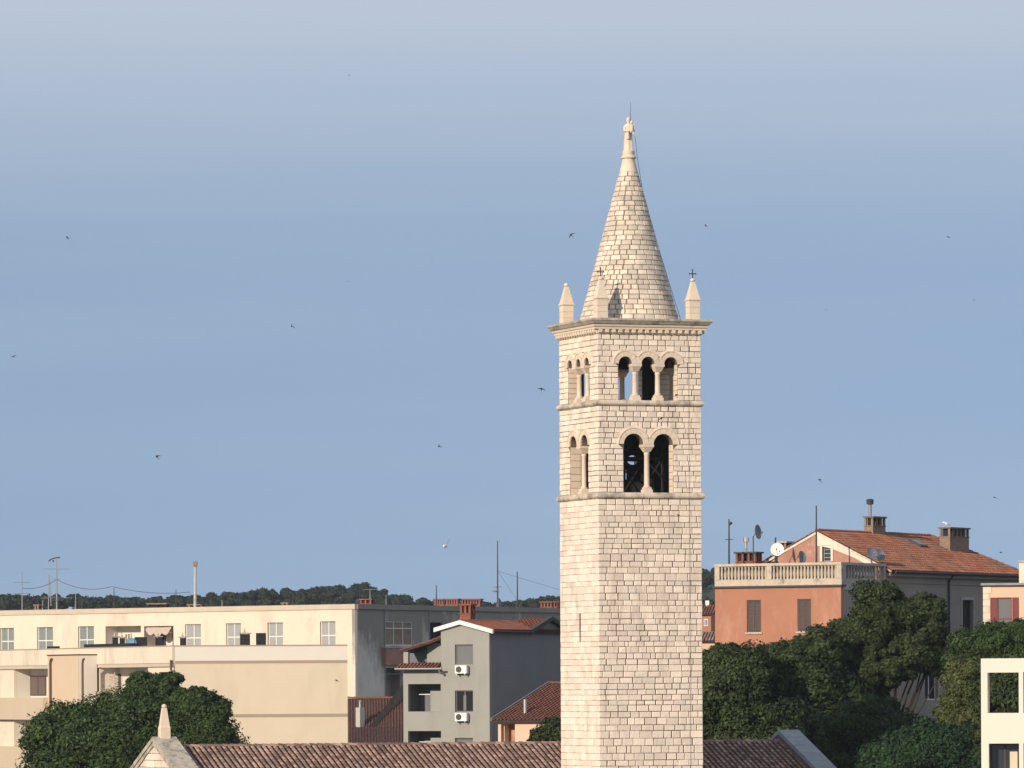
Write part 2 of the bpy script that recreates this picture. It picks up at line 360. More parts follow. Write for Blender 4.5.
def far_wood():
    rng = np.random.default_rng(5); C = []; N = []; Z = []
    k = 0
    def crown(x, y, zb, w, h):
        nb = 7
        for i in range(nb):
            ang = rng.uniform(0, 6.28); rr = rng.uniform(0, .6)
            c = (x+math.cos(ang)*w*rr, y+math.sin(ang)*w*rr, zb+h*rng.uniform(.45, .8))
            p, d = shell_points(c, (w*.5, w*.5, h*.28), 130, rng, .6)
            C.append(p); N.append(d); Z.append(rng.uniform(.25,.55,130))
    for px in np.arange(-60, 1090, 6):
        for lay in range(2):
            p = px+rng.uniform(-5,5); y = HD-lay*30+rng.uniform(-14,14)
            x = (p-512)/FPX*y
            h = rng.uniform(2.2, 4.2) if lay == 0 else rng.uniform(2.5,4.5)
            crown(x, y, hill_z(x,y)-.5, rng.uniform(1.7,3.2), h)
    for px in np.arange(-60, 1090, 14):            # slope below the crest
        for lay in range(2,8):
            p = px+rng.uniform(-9,9); y = HD-lay*32+rng.uniform(-14,14)
            x = (p-512)/FPX*y
            crown(x, y, hill_z(x,y)-1, rng.uniform(3.0,4.2), rng.uniform(4,6))
    o = leaf_mesh('far_wood', np.vstack(C), np.vstack(N), np.hstack(Z), M['leafF'], rng=rng, aspect=.7)
    struct(o, 'stuff')
    # a few taller crowns standing clear of the wood
    for i, (px, py, w, lab) in enumerate([(363,581,4.4,'tallest rounded tree on the skyline of the far wooded hill'),
                                     (262,587,4.6,'wide rounded tree on the far hill right of the flue pipe'),
                                     (322,584,4.2,'broad low tree on the far hill crest above the cream roof'),
                                     (13,592,4.0,'dark tree on the far hill at the leftmost edge behind the aerials')]):
        y = HD-12; p = P(px, py, y); x = p.x; gz = hill_z(x,y)-1
        t = thing('distant_tree', lab, 'tree', (x,y,gz), 'taller trees on the far hill')
        C = []; N = []; Z = []
        for k in range(14):
            ang = rng.uniform(0,6.28); rr = rng.uniform(0,.75)
            c = (x+math.cos(ang)*w*rr, y+math.sin(ang)*w*rr, p.z-1.3-rng.uniform(0,1.8)-rr*1.0)
            q, d = shell_points(c, (w*.4,w*.4,1.2), 200, rng, .6); C.append(q); N.append(d); Z.append(rng.uniform(.2,.45,200))
        leaf_mesh('crown', np.vstack(C), np.vstack(N), np.hstack(Z), M['leafF'], t, (x,y,gz), rng=rng)
        mb = MB(); mb.tube([(x,y,gz),(x+.2,y,p.z-2.5)], [.35,.2]); mb.build('trunk', M['bark'], t)
far_wood()

def tree(name, label, ells, D, lm, nsub=26, nleaf=900, lsize=(.09,.17), subr=(.26,.4), seed=1, trunk_px=None, fk=.62, lr=1.0, group=None, flat=1.0, depth=.8, lo=.7):
    """ells: list of (px,py,rx_px,rz_px[,dD]) crown masses"""
    rng = np.random.default_rng(seed)
    C = []; N = []; Z = []; G = []; cents = []
    for e in ells:
        px, py, rx, rz = e[:4]; dd = e[4] if len(e) > 4 else 0
        Dk = D+dd; s = Dk/FPX; c = P(px, py, Dk); rx *= s; rz *= s; ry = rx*depth
        ns = max(8, int(nsub*1.9*(e[5] if len(e) > 5 else 1)))
        tilt = rng.normal(0, .12, 3)
        for k in range(ns):
            d = rng.normal(0,1,3); d /= np.linalg.norm(d)
            if d[1] > .3: d[1] *= -1       # more clumps towards the open side, some behind
            if rng.random() < .25: d[1] = abs(d[1])
            f = rng.uniform(.50,.92)
            lump = 1+.16*math.sin(3.1*d[0]+seed)+.13*math.sin(4.3*d[2]+2*seed)+.1*math.sin(7*d[0]+5*d[2]+seed)
            u = rng.random()**1.6
            br = (subr[0]*.42+(subr[1]*.92-subr[0]*.42)*u)*min(rx, rz*1.3)
            cc = np.array(c)+d*f*lump*np.array((rx,ry,rz))+tilt*rx*.2
            sq_ = rng.uniform(.75,1.35,3)*np.array((1.15,1.1,.78*flat))
            n = int(nleaf*2.7*rng.uniform(.8,1.2)*(.30+.95*(br/(subr[1]*min(rx,rz*1.3)))**2))
            p, dn = shell_points(cc, br*sq_, n, rng, lo)
            # hollows and ragged edge: leaves sit on small twigs of uneven length
            wv = np.sin(p[:,0]*5.1+cc[2]*3)+np.sin(p[:,2]*6.3+cc[0]*2)+np.sin(p[:,1]*4.7)
            p += dn*(wv*.07*br)[:,None]
            tuft = rng.random(n) < .22
            p[tuft] += dn[tuft]*rng.uniform(.05,.38,(tuft.sum(),1))*br
            p += rng.normal(0,.05,p.shape)
            C.append(p); N.append(dn*.8+np.array((0,0,.3))); G.append(dn*1.0+d*.45+np.array((0,0,.15))); Z.append(rng.uniform(lsize[0], lsize[1], n)*rng.choice([.42,.6,.78,1.05],n)); cents.append(cc)
    cx = ells[0][0] if trunk_px is None else trunk_px
    base = P(cx, 700, D+ (ells[0][4] if len(ells[0])>4 else 0)); base.z = 0
    t = thing(name, label, 'tree', base, group)
    leaf_mesh('crown', np.vstack(C), np.vstack(N), np.hstack(Z), lm, t, base, rng=rng, soft=np.vstack(G))
    mb = MB(); c0 = np.mean(cents, axis=0); fork = Vector((base.x+(c0[0]-base.x)*.3, base.y+(c0[1]-base.y)*.3, c0[2]*fk))
    mb.tube([base, base.lerp(fork,.5)+Vector((.15,0,0)), fork], [.45*lr,.36*lr,.28*lr])
    idx = rng.choice(len(cents), min(14, len(cents)), replace=False)
    for i in idx:
        e = Vector(cents[i]); m_ = fork.lerp(e,.5)+Vector((rng.uniform(-.4,.4),rng.uniform(-.4,.4),-.3))
        mb.tube([fork, m_, e], [.2*lr,.11*lr,.03], 6)
    mb.build('trunk', M['bark'], t)
    return t

# ------------------------------------------------------------------ tile roofs
def tile_roof(mb, O, a, b, poly, w=.27, ln=.42, rr=.085, rows_rand=0.0, lift=0.02):
    """barrel tiles on plane at O; a along eave, b up the slope (unit vectors); poly in (a,b)"""
    nrm = a.cross(b).normalized()
    if nrm.z < 0: nrm = -nrm
    x0 = min(p[0] for p in poly); x1 = max(p[0] for p in poly); y0 = min(p[1] for p in poly); y1 = max(p[1] for p in poly)
    i = 0; x = x0+w/2
    while x < x1:
        y = y0; tone = random.random()
        while y < y1:
            if inpoly(x, y+ln*.5, poly):
                r0 = rr*random.uniform(.92,1.08); r1 = rr*.82; jx = random.uniform(-.012,.012)
                top = min(y+ln*1.08, y1)
                vs = []
                for (yy, r_, h) in ((y, r0, .045), (top, r1, .012)):
                    for k in range(5):
                        an = math.pi*k/4
                        vs.append(O+a*(x+jx+r_*math.cos(an))+b*yy+nrm*(lift+h+r_*.85*math.sin(an)))
                fs = [(k,k+1,k+6,k+5) for k in range(4)]+[(0,1,2,3,4)]
                mb.mesh(vs, fs, min(1,max(0,.25*tone+.75*random.random())))
            y += ln
        x += w
def roof_plate(mb, O, a, b, poly, th=.12):
    nrm = a.cross(b).normalized()
    if nrm.z < 0: nrm = -nrm
    n = len(poly)
    top = [O+a*p[0]+b*p[1] for p in poly]; bot = [q-nrm*th for q in top]
    mb.mesh(top+bot, [tuple(range(n)), tuple(range(n,2*n))[::-1]]+[(i,(i+1)%n,(i+1)%n+n,i+n) for i in range(n)], .5)
def slope(O3, a2, up3):
    a = Vector((a2.x,a2.y,0)).normalized(); b = (up3-a*up3.dot(a)).normalized(); return a, b
def make_slope(pts, eave_dir, tmat, parent, w=.27, ln=.42, rr=.085, name='roof', bed=None):
    """pts: planar 3D polygon with pts[0] on the eave. returns roof part (bed) with tiles as same mesh pair"""
    O = pts[0]; a = Vector((eave_dir.x,eave_dir.y,0)).normalized()
    n = None
    for i in range(1,len(pts)-1):
        c = (pts[i]-O).cross(pts[i+1]-O)
        if c.length > .01: n = c.normalized(); break
    if n.z < 0: n = -n
    b = n.cross(a).normalized()
    if b.z < 0: b = -b
    poly = [((p-O).dot(a), (p-O).dot(b)) for p in pts]
    m0 = MB(); roof_plate(m0, O, a, b, poly); ro = m0.build(name, bed or M['tilebase'], parent)
    m1 = MB(); tile_roof(m1, O, a, b, poly, w, ln, rr); 
    m1.build('roof_tiles', tmat, ro)
    return ro
def ridge_caps(parent, p0, p1, tm, r=.13, ln=.45):
    m = MB(); d = (p1-p0); L_ = d.length; d.normalize(); sd = d.cross(Vector((0,0,1))).normalized(); up = sd.cross(d)
    k = 0
    while k*ln < L_:
        a0 = p0+d*k*ln; a1 = p0+d*min((k+1.08)*ln, L_+.1); vs = []
        for (q, r_, h) in ((a0, r*1.05, .03), (a1, r*.9, 0)):
            for j in range(7):
                an = math.pi*j/6; vs.append(q+sd*r_*math.cos(an)+up*(h+r_*math.sin(an)*.9))
        m.mesh(vs, [(j,j+1,j+8,j+7) for j in range(6)]+[tuple(range(7)), tuple(range(7,14))[::-1]])
        k += 1
    m.build('ridge_tiles', tm, parent)

# ================================================================== TOWER
TA = 19.7; SZ = 5.95
c0 = P(599, 690, 300.0); C0 = Vector((c0.x, c0.y))
fd = Vector((math.cos(R(TA)), math.sin(R(TA)))); bd = Vector((-fd.y, fd.x))
def tframe(i):
    corners = [C0, C0+fd*SZ, C0+fd*SZ+bd*SZ, C0+bd*SZ]
    ang = TA+90*i; f = F(corners[i], ang, 0); f.n = Vector((math.sin(R(ang)), -math.cos(R(ang)))); return f
TF = [tframe(i) for i in range(4)]   # 0 front (t to the right), 3 = left face (t runs towards the near corner)
TC = C0+(fd+bd)*SZ/2
tower = thing('bell_tower', 'tall square limestone bell tower with arched belfry openings and conical stone spire', 'bell tower', (TC.x,TC.y,0))
Z2, Z2t, Z1, Z1t, ZW = 27.15, 27.5, 32.10, 32.42, 35.92
def stone_block(mb, f, quad, o=0, r=None, ch=.018, gap=None, dep=.05):
    flush = gap == 'flush'; gap = random.choice((.010,.015,.019,.024)) if gap is None else gap
    gz = .007 if flush else gap*.72; gt = .006 if flush else gap*1.35; ch = .009 if flush else ch
    # quad: (t00,t01 at z0),(t10,t11 at z1)
    (a0,a1,z0),(b0,b1,z1) = quad
    if a1-a0 < .04 and b1-b0 < .04: return
    g = gt; o += random.uniform(-.004,.004) if flush else random.uniform(-.016,.010)
    A = [(a0+g,z0+gz),(max(a1-g,a0+g+.01),z0+gz),(max(b1-g,b0+g+.01),z1-gz),(b0+g,z1-gz)]
    j = [(t+random.uniform(-.008,.008), z+random.uniform(-.006,.006)) for t,z in A]
    c = (sum(t for t,z in j)/4, sum(z for t,z in j)/4)
    B = [(t+ch*(1 if t < c[0] else -1), z+ch*(1 if z < c[1] else -1)) for t,z in j]
    tl = [random.uniform(-.006,.006) for _ in range(4)]
    vs = [f.pt(t,z,o-dep) for t,z in j]+[f.pt(t,z,o-ch) for t,z in j]+[f.pt(t,z,o+q) for (t,z),q in zip(B,tl)]
    fs = [(0,1,5,4),(1,2,6,5),(2,3,7,6),(3,0,4,7),(4,5,9,8),(5,6,10,9),(6,7,11,10),(7,4,8,11),(8,9,10,11)]
    mb.mesh(vs, fs, random.random() if r is None else r)
def lay_stones(mb, f, z0, z1, tA, tB, hr, wr, excl=None, seedoff=0):
    rows = []; z = z0
    while z < z1-.02:
        h = random.uniform(*hr)
        if z1-(z+h) < hr[0]*.8: h = z1-z
        if h > hr[1]*1.5: h = (z1-z)/2
        rows.append((z,z+h)); z += h
    rows_list.append(rows)
    lay_rows(mb, f, rows, tA, tB, wr, excl)
rows_list = []
def lay_rows(mb, f, rows, tA, tB, wr, excl=None, gap=None):
    for (za,zb) in rows:
        segs = [((tA,tB),(tA,tB))]
        if excl: segs = excl(za, zb, tA, tB)
        for (s0, s1) in segs:
            w0 = s0[1]-s0[0]; w1 = s1[1]-s1[0]; wm = max(w0,w1)
            if wm < .08: continue
            lo = min(s0[0],s1[0]); hi = max(s0[1],s1[1])
            cuts = []; t = lo+random.uniform(wr[0]*.5, wr[1])
            while t < hi-wr[0]*.55:
                if t > max(s0[0],s1[0])+.12 and t < min(s0[1],s1[1])-.12: cuts.append(t)
                t += random.uniform(*wr) if random.random() > .05 else wr[0]*.65
            e0 = [s0[0]]+cuts+[s0[1]]; e1 = [s1[0]]+cuts+[s1[1]]
            for i in range(len(e0)-1):
                stone_block(mb, f, ((e0[i],e0[i+1],za),(e1[i],e1[i+1],zb)), gap=gap)
def group_open(cs, hw, zb, zs, ring):
    Rr = hw+ring
    def half(z):
        d = z-zs
        if d <= 0: return None
        return math.sqrt(max(0, Rr*Rr-d*d))
    def excl(za, zb_, tA, tB):
        if zb_ <= zb+.01 or za >= zs+Rr: return [((tA,tB),(tA,tB))]
        def iv(z):
            if z <= zs+.001: return 'full'
            return half(min(z, zs+Rr))
        a, b = iv(za+.001), iv(zb_)
        res = []
        la = cs[0]-(hw if a == 'full' else a); lb = cs[0]-(hw if b == 'full' else b)
        ra = cs[-1]+(hw if a == 'full' else a); rb = cs[-1]+(hw if b == 'full' else b)
        if a == 'full' and b != 'full': la = cs[0]-Rr*.99 if False else cs[0]-hw; 
        res.append(((tA,la),(tA,lb))); 
        if b != 'full':
            for c1, c2 in zip(cs[:-1], cs[1:]):
                s0 = (c1+(Rr if a == 'full' else a), c2-(Rr if a == 'full' else a)); s1 = (c1+b, c2-b)
                if s0[1]-s0[0] < 0: m = (c1+c2)/2; s0 = (m-.01, m+.01)
                if s1[1]-s1[0] > .08: res.append((s0,s1))
        res.append(((ra,tB),(rb,tB)))
        return res
    return excl
def hole_poly(cs, hw, zb, zs):
    pts = [(cs[0]-hw, zb)]
    for i, c in enumerate(cs):
        for k in range(13):
            a = math.pi-math.pi*k/12; pts.append((c+hw*math.cos(a), zs+hw*math.sin(a)))
    pts.append((cs[-1]+hw, zb)); return pts
def voussoirs(mb, f, cs, hw, zs, ring, o=.022):
    n = 7
    Rb = hw+ring+.16; bo = []
    for i, c in enumerate(cs):
        for k in range(25):
            a = math.pi-math.pi*k/24; x = c+Rb*math.cos(a)
            if i > 0 and x < (c+cs[i-1])/2: continue
            if i < len(cs)-1 and x > (c+cs[i+1])/2: continue
            bo.append((x, zs+Rb*math.sin(a)))
    ho = hole_poly(cs, hw+.001, zs+.001, zs+.001)
    mb.plate(f, bo+ho[1:-1][::-1], (), -.06, -.014, .4)
    for i, c in enumerate(cs):
        loc = cs[i-1] if i > 0 else None; hic = cs[i+1] if i < len(cs)-1 else None
        for k in range(n):
            a0 = math.pi*k/n+.010; a1 = math.pi*(k+1)/n-.010
            pts = []
            for q in range(4):
                a = a0+(a1-a0)*q/3; pts.append((c+hw*math.cos(a), zs+hw*math.sin(a)))
            for q in range(4):
                a = a1+(a0-a1)*q/3; x = c+(hw+ring)*math.cos(a)
                if loc is not None: x = max(x, (c+loc)/2)
                if hic is not None: x = min(x, (c+hic)/2)
                pts.append((x, zs+(hw+ring)*math.sin(a)))
            mb.plate(f, pts, (), -.12, o+random.uniform(-.004,.006))
        # hood moulding strip
    for i, c in enumerate(cs):
        loc = cs[i-1] if i > 0 else None; hic = cs[i+1] if i < len(cs)-1 else None
        pts = []
        for k in range(17):
            a = math.pi*k/16; x = c+(hw+ring+.05)*math.cos(a)
            if loc is not None and x < (c+loc)/2: continue
            if hic is not None and x > (c+hic)/2: continue
            pts.append((a,))
        if len(pts) > 2:
            o_ = [(c+(hw+ring+.05)*math.cos(a[0]), zs+(hw+ring+.05)*math.sin(a[0])) for a in pts]
            i_ = [(c+(hw+ring)*math.cos(a[0]), zs+(hw+ring)*math.sin(a[0])) for a in pts[::-1]]
            mb.plate(f, o_+i_, (), -.05, o+.025, .3)
UP = dict(cs=[1.6,2.9,4.2], hw=.39, zb=Z1t, zs=34.36, ring=.27)
LO = dict(cs=[2.9-.85,2.9+.85], hw=.57, zb=Z2t, zs=30.07, ring=.28)
def mirror(cs): return [SZ-c for c in cs][::-1]
ms = MB(); arches = []; mm = MB(); mi = MB()
shaft_rows = []; z = 0
while z < Z2-.1:
    h = random.choice([.26,.29,.31,.33,.36,.39])*random.uniform(.95,1.05)
    if Z2-(z+h) < .25: h = Z2-z
    shaft_rows.append((z,z+h)); z += h
def rows_between(a, b, n):
    e = [a+(b-a)*(i+random.uniform(-.12,.12)*(0<i<n))/n for i in range(n+1)]; return list(zip(e[:-1], e[1:]))
lowrows = rows_between(Z2t, Z1, 16); uprows = rows_between(Z1t, ZW, 12)
slit = (3.05, 17+ (690.5-638)*.0538, 17+(690.5-615)*.0538)
for i, f in enumerate(TF):
    tA, tB = (0.0, SZ) if i % 2 == 0 else (.055, SZ-.055)
    e = .05; wA, wB = (e, SZ-e) if i % 2 == 0 else (.65, SZ-.65)
    def slx(za, zb, a, b):
        if zb < slit[1] or za > slit[2]: return [((a,b),(a,b))]
        return [((a,slit[0]-.14),(a,slit[0]-.14)), ((slit[0]+.14,b),(slit[0]+.14,b))]
    if i == 0:
        lay_rows(ms, f, shaft_rows, tA, tB, (.40,.74))
        mm.plate(f, [(wA,0),(wB,0),(wB,Z2),(wA,Z2)], (), -.65, -e)
    elif i == 3:
        lay_rows(ms, f, shaft_rows, tA, tB, (.40,.74), slx, 'flush')
        sl = [(slit[0]-.14,slit[1]),(slit[0]+.14,slit[1]),(slit[0]+.14,slit[2]-.05),(slit[0],slit[2]),(slit[0]-.14,slit[2]-.05)]
        mm.plate(f, [(wA,0),(wB,0),(wB,Z2),(wA,Z2)], [sl], -.65, -e)
    else:
        lay_rows(ms, f, shaft_rows, tA, tB, (.40,.74))
        mm.plate(f, [(wA,0),(wB,0),(wB,Z2),(wA,Z2)], (), -.65, -e)
    for (G, rows, za, zb, wr) in ((LO, lowrows, Z2t, Z1, (.36,.60)), (UP, uprows, Z1t, ZW, (.36,.60))):
        cs = G['cs'] if i in (0,1) else mirror(G['cs'])
        if i == 3: cs = [SZ-c for c in G['cs']][::-1]
        lay_rows(ms, f, rows, tA, tB, wr, group_open(cs, G['hw'], G['zb'], G['zs'], G['ring']))
        mm.plate(f, [(wA,za),(cs[0]-G['hw'],za)]+hole_poly(cs, G['hw'], za, G['zs'])[1:-1]+[(cs[-1]+G['hw'],za),(wB,za),(wB,zb),(wA,zb)], (), -.65, -e)
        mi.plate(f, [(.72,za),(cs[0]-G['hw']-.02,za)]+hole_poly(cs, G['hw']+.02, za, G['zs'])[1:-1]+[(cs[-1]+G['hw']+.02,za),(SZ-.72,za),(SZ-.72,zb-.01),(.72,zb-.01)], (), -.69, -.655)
        # dressed reveals (jamb lining) following the hole just proud of the backing
        mv = MB(); voussoirs(mv, f, cs, G['hw'], G['zs'], G['ring'])
        for sx, tt in ((-1, cs[0]-G['hw']), (1, cs[-1]+G['hw'])):
            nst = 7
            for k in range(nst):
                q0 = G['zb']+(G['zs']-G['zb'])*k/nst; q1 = G['zb']+(G['zs']-G['zb'])*(k+1)/nst
                lo_, hi_ = (tt-.03, tt+.012) if sx < 0 else (tt-.012, tt+.03)
                mv.fbox(f, lo_, hi_, q0+.012, q1-.012, -.64, -.058)
        arches.append(mv)
wall = mm.build('wall', M['mortar'], tower); mi.build('painted_shade_lining', M['black'], wall)  # black lining added so the belfry inside looks shaded
ms.build('stone_facing', M['stone'], wall)
for mv in arches: mv.build('arch_surround', M['dressed'], tower)
# colonettes
for i, f in enumerate(TF):
    for G in (LO, UP):
        cs = G['cs'] if i in (0,1) else mirror(G['cs'])
        for c1, c2 in zip(cs[:-1], cs[1:]):
            c = (c1+c2)/2; zs, zb = G['zs'], G['zb']; pw = (c2-c1)/2-G['hw']; big = G is LO
            ctr = f.pt(c, 0, -.30); m = MB(); rot = R(f.ang)
            m.fbox(f, c-.24, c+.24, zb, zb+.16, -.56, -.04)
            m.fbox(f, c-.20, c+.20, zb+.16, zb+.28, -.50, -.10)
            m.lathe((ctr.x,ctr.y), [(.19,zb+.28),(.20,zb+.33),(.15,zb+.38),(.145,zb+.45),(.135,zs-.55),(.15,zs-.53),(.15,zs-.5),(.135,zs-.40)], 14)
            # flaring impost
            a = .15; q = [(c-a,-.30-a),(c+a,-.30-a),(c+a,-.30+a),(c-a,-.30+a)]
            w_ = [(c-pw+.003,-.62),(c+pw-.003,-.62),(c+pw-.003,.018),(c-pw+.003,.018)]
            m.hexa([f.pt(t,zs-.40,o) for t,o in q]+[f.pt(t,zs-.14,o) for t,o in w_])
            m.fbox(f, c-pw-.02, c+pw+.02, zs-.14, zs-.003, -.63, .03)
            m.build('colonette', M['dressed'], tower, True)
def sq(off, z):
    o = off; return [(C0-fd*o-bd*o), (C0+fd*(SZ+o)-bd*o), (C0+fd*(SZ+o)+bd*(SZ+o)), (C0-fd*o+bd*(SZ+o))]
def square_loft(mb, prof, r=.5):
    vs = []
    for o, z in prof: vs += [(p.x,p.y,z) for p in sq(o,z)]
    n = len(prof); fs = []
    for i in range(n-1):
        for k in range(4): fs.append((i*4+k, i*4+(k+1)%4, (i+1)*4+(k+1)%4, (i+1)*4+k))
    fs.append((3,2,1,0)); fs.append(tuple(range((n-1)*4, n*4)))
    mb.mesh(vs, fs, r)
m = MB(); square_loft(m, [(0.0,Z2),(.05,Z2+.03),(.11,Z2+.08),(.13,Z2+.16),(.11,Z2+.26),(.07,Z2+.31),(0.0,Z2t)]); m.build('string_course', M['ledge'], tower)
m = MB(); square_loft(m, [(0.0,Z1),(.05,Z1+.03),(.11,Z1+.08),(.13,Z1+.15),(.11,Z1+.24),(.07,Z1+.28),(0.0,Z1t)]); m.build('string_course', M['ledge'], tower)
m = MB(); square_loft(m, [(-.01,ZW),(.03,ZW+.02),(.04,ZW+.06),(.04,ZW+.26),(.20,ZW+.265),(.21,ZW+.36),(.27,ZW+.40),(.30,ZW+.50)])
cor = m.build('cornice', M['dressed'], tower)
for f in TF:
    nd = 16
    for k in range(nd):
        t0 = -.06+(SZ+.12)*(k+.24)/nd; t1 = -.06+(SZ+.12)*(k+.76)/nd
        m = MB(); m.fbox(f, t0, t1, ZW+.09, ZW+.262, .035, .19); m.build('dentil', M['dressed'], cor)
# cornice top: separate slabs with joints
m = MB(); ZT = ZW+.88
square_loft(m, [(.28,ZW+.503),(.36,ZW+.55),(.44,ZW+.66),(.50,ZW+.72),(.50,ZW+.80),(.40,ZW+.84),(-.5,ZT)])
m.build('cornice_slab', M['weathered'], tower)
# spire
zb_, zt_, r0_, r1_ = ZT-.02, 44.87, 2.70, .50
m = MB(); rr = lambda z: r0_+(r1_-r0_)*(z-zb_)/(zt_-zb_)
m.lathe((TC.x,TC.y), [(r0_-.05,zb_-.3),(r0_-.05,zb_),(r1_-.05,zt_)], 48); spb = m.build('spire', M['mortar'], tower)
m = MB(); z = zb_; ncr = 30
for i in range(ncr):
    h = (zt_-zb_)/ncr*random.uniform(.93,1.07); z1 = zb_+(zt_-zb_)*(i+1)/ncr
    ra, rb = rr(z), rr(z1); n = max(7, int(2*math.pi*ra/random.uniform(.42,.54)))
    edges = [random.uniform(0,6.28)]
    ws = [random.uniform(.7,1.35) for _ in range(n)]; tot = sum(ws); a = edges[0]
    for w_ in ws:
        da = 2*math.pi*w_/tot; g = random.choice((.016,.022,.028))/ra; a0, a1 = a+g, a+da-g; a += da
        sub = 3 if ra > .8 else 2; vs = []; o = random.uniform(-.012,.010); ch = .014; vz = random.uniform(0,.012)
        for (rad, zz, gg) in ((ra-.045, z+.010, 0), (ra-ch+o, z+.010, 0), (ra+o, z+.012+ch+vz, .015/ra), (rb+o, z1-.012-ch-vz, .015/ra), (rb-ch+o, z1-.010, 0), (rb-.045, z1-.010, 0)):
            for q in range(sub+1):
                an = a0+gg+(a1-a0-2*gg)*q/sub; vs.append((TC.x+rad*math.cos(an), TC.y+rad*math.sin(an), zz))
        k = sub+1; fs = []
        for j in range(5):
            for q in range(sub): fs.append((j*k+q, j*k+q+1, (j+1)*k+q+1, (j+1)*k+q))
        fs.append((0,k,2*k,3*k,4*k,5*k)); fs.append(tuple(j*k+sub for j in range(6)))
        m.mesh(vs, fs)
    z = z1
m.build('stone_facing', M['spirestone'], spb)
m = MB(); m.lathe((TC.x,TC.y), [(r1_+.01,zt_-.02),(.47,zt_+.08),(.38,zt_+.45),(.33,zt_+.66),(.33,zt_+.70),(.42,zt_+.74),(.42,zt_+.80),(.34,zt_+.86),(.31,zt_+.92),(.33,zt_+.97),(.33,zt_+1.12),(.27,zt_+1.15)], 20)
m.build('spire_cap', M['dressed'], tower, True)
# lightning conductor
zr = zt_+1.15
m = MB(); m.tube([(TC.x+.12,TC.y+.1,zr+.6),(TC.x+.13,TC.y+.1,48.65)], [.022,.010], 5)
m.tube([(TC.x+.13,TC.y+.1,zr+.9),(TC.x+.36,TC.y,zr+.75),(TC.x+.46,TC.y-.05,zr-.3),(TC.x+.85,TC.y-.1,43.2),(TC.x+1.75,TC.y-.3,40.2),(TC.x+2.75,TC.y-.5,ZT+.05)], .012, 4)
pth = [TF[0].pt(5.2,ZT,.02-.3), TF[0].pt(5.2,ZT-.02,.53), TF[0].pt(5.2,ZW+.1,.2), TF[0].pt(5.2,ZW-.3,.035), TF[0].pt(5.2,Z1t+.1,.035), TF[0].pt(5.2,Z1+.15,.15), TF[0].pt(5.2,Z1-.1,.035), TF[0].pt(5.2,Z2t+.1,.035), TF[0].pt(5.2,Z2+.15,.15), TF[0].pt(5.2,Z2-.1,.035), TF[0].pt(5.2,0,.035)]
m.tube(pth, .007, 4)
m.build('lightning_conductor', M['dmetal'], tower)
# pinnacles
def pinnacle(cx, cy, cross, ball, parent, z0, s=.30, hs=1.0, hp=.88, mt='dressed'):
    m = MB()
    def ring(h, z):
        return [Vector((cx,cy,z))+Vector((fd.x,fd.y,0))*a*h+Vector((bd.x,bd.y,0))*b*h for a,b in ((-1,-1),(1,-1),(1,1),(-1,1))]
    def loft(pr):
        vs = []
        for h,z in pr: vs += ring(h,z)
        fs = [(i*4+k, i*4+(k+1)%4, (i+1)*4+(k+1)%4, (i+1)*4+k) for i in range(len(pr)-1) for k in range(4)]+[(3,2,1,0), tuple(range(4*len(pr)-4,4*len(pr)))]
        m.mesh(vs, fs, .5)
    loft([(s,z0-.05),(s,z0+hs*.33)]); loft([(s-.005,z0+hs*.34),(s-.005,z0+hs*.66)]); loft([(s,z0+hs*.67),(s,z0+hs)])
    loft([(s+.02,z0+hs+.01),(s+.045,z0+hs+.04),(s+.045,z0+hs+.09),(s,z0+hs+.13),(.10,z0+hs+.13+hp),(.10,z0+hs+.16+hp)])
    pz = z0+hs+.16+hp
    m.lathe((cx,cy), [(.05,pz),(.12,pz+.04),(.13,pz+.10),(.09,pz+.17),(.02,pz+.2)], 10)
    o = m.build('pinnacle', M[mt], parent)
    if cross:
        m = MB(); q = Vector((cx,cy,0)); a = Vector((fd.x,fd.y,0)); 
        m.tube([q+Vector((0,0,pz+.15)), q+Vector((0,0,pz+.62))], .03, 6)
        m.tube([q+a*-.17+Vector((0,0,pz+.43)), q+a*.17+Vector((0,0,pz+.43))], .03, 6)
        for e in (q+a*-.18+Vector((0,0,pz+.43)), q+a*.18+Vector((0,0,pz+.43)), q+Vector((0,0,pz+.64))):
            m.lathe((e.x,e.y), [(.01,e.z-.045),(.045,e.z),(.01,e.z+.045)], 6)
        m.build('cross', M['dmetal'], o)
ii = .34
for (a, b, cr_) in ((ii,ii,True),(SZ-ii,ii,True),(ii,SZ-ii,False),(SZ-ii,SZ-ii,False)):
    q = C0+fd*a+bd*b; pinnacle(q.x, q.y, cr_, True, tower, ZT-.02)
# bells, beams
bf = []
m = MB()
cx, cy = TC.x, TC.y
def loc(a, b, z): q = C0+fd*a+bd*b; return Vector((q.x,q.y,z))
for a in (1.7,4.3):
    for b in (1.6,4.3):
        m.tube([loc(a,b,Z2t),loc(a,b,Z1)], .07, 4)
for z_ in (29.4,31.0):
    for a in (1.7,4.3): m.tube([loc(a,1.6,z_),loc(a,4.3,z_)], .07, 4)
    for b in (1.6,4.3): m.tube([loc(1.7,b,z_),loc(4.3,b,z_)], .07, 4)
for b in (1.6,4.3):
    m.tube([loc(1.7,b,29.4),loc(3.0,b,Z2t)], .04, 4); m.tube([loc(4.3,b,29.4),loc(3.0,b,Z2t)], .04, 4)
m.tube([loc(3.5,1.5,29.1),loc(4.9,1.2,Z2t+.1)], .035, 4)
m.build('bell_frame', M['black'], tower)
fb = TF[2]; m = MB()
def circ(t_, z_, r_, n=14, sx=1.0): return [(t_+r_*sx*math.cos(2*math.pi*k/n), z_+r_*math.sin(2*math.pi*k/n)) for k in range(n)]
tb = SZ-3.92     # seen through the left front arch
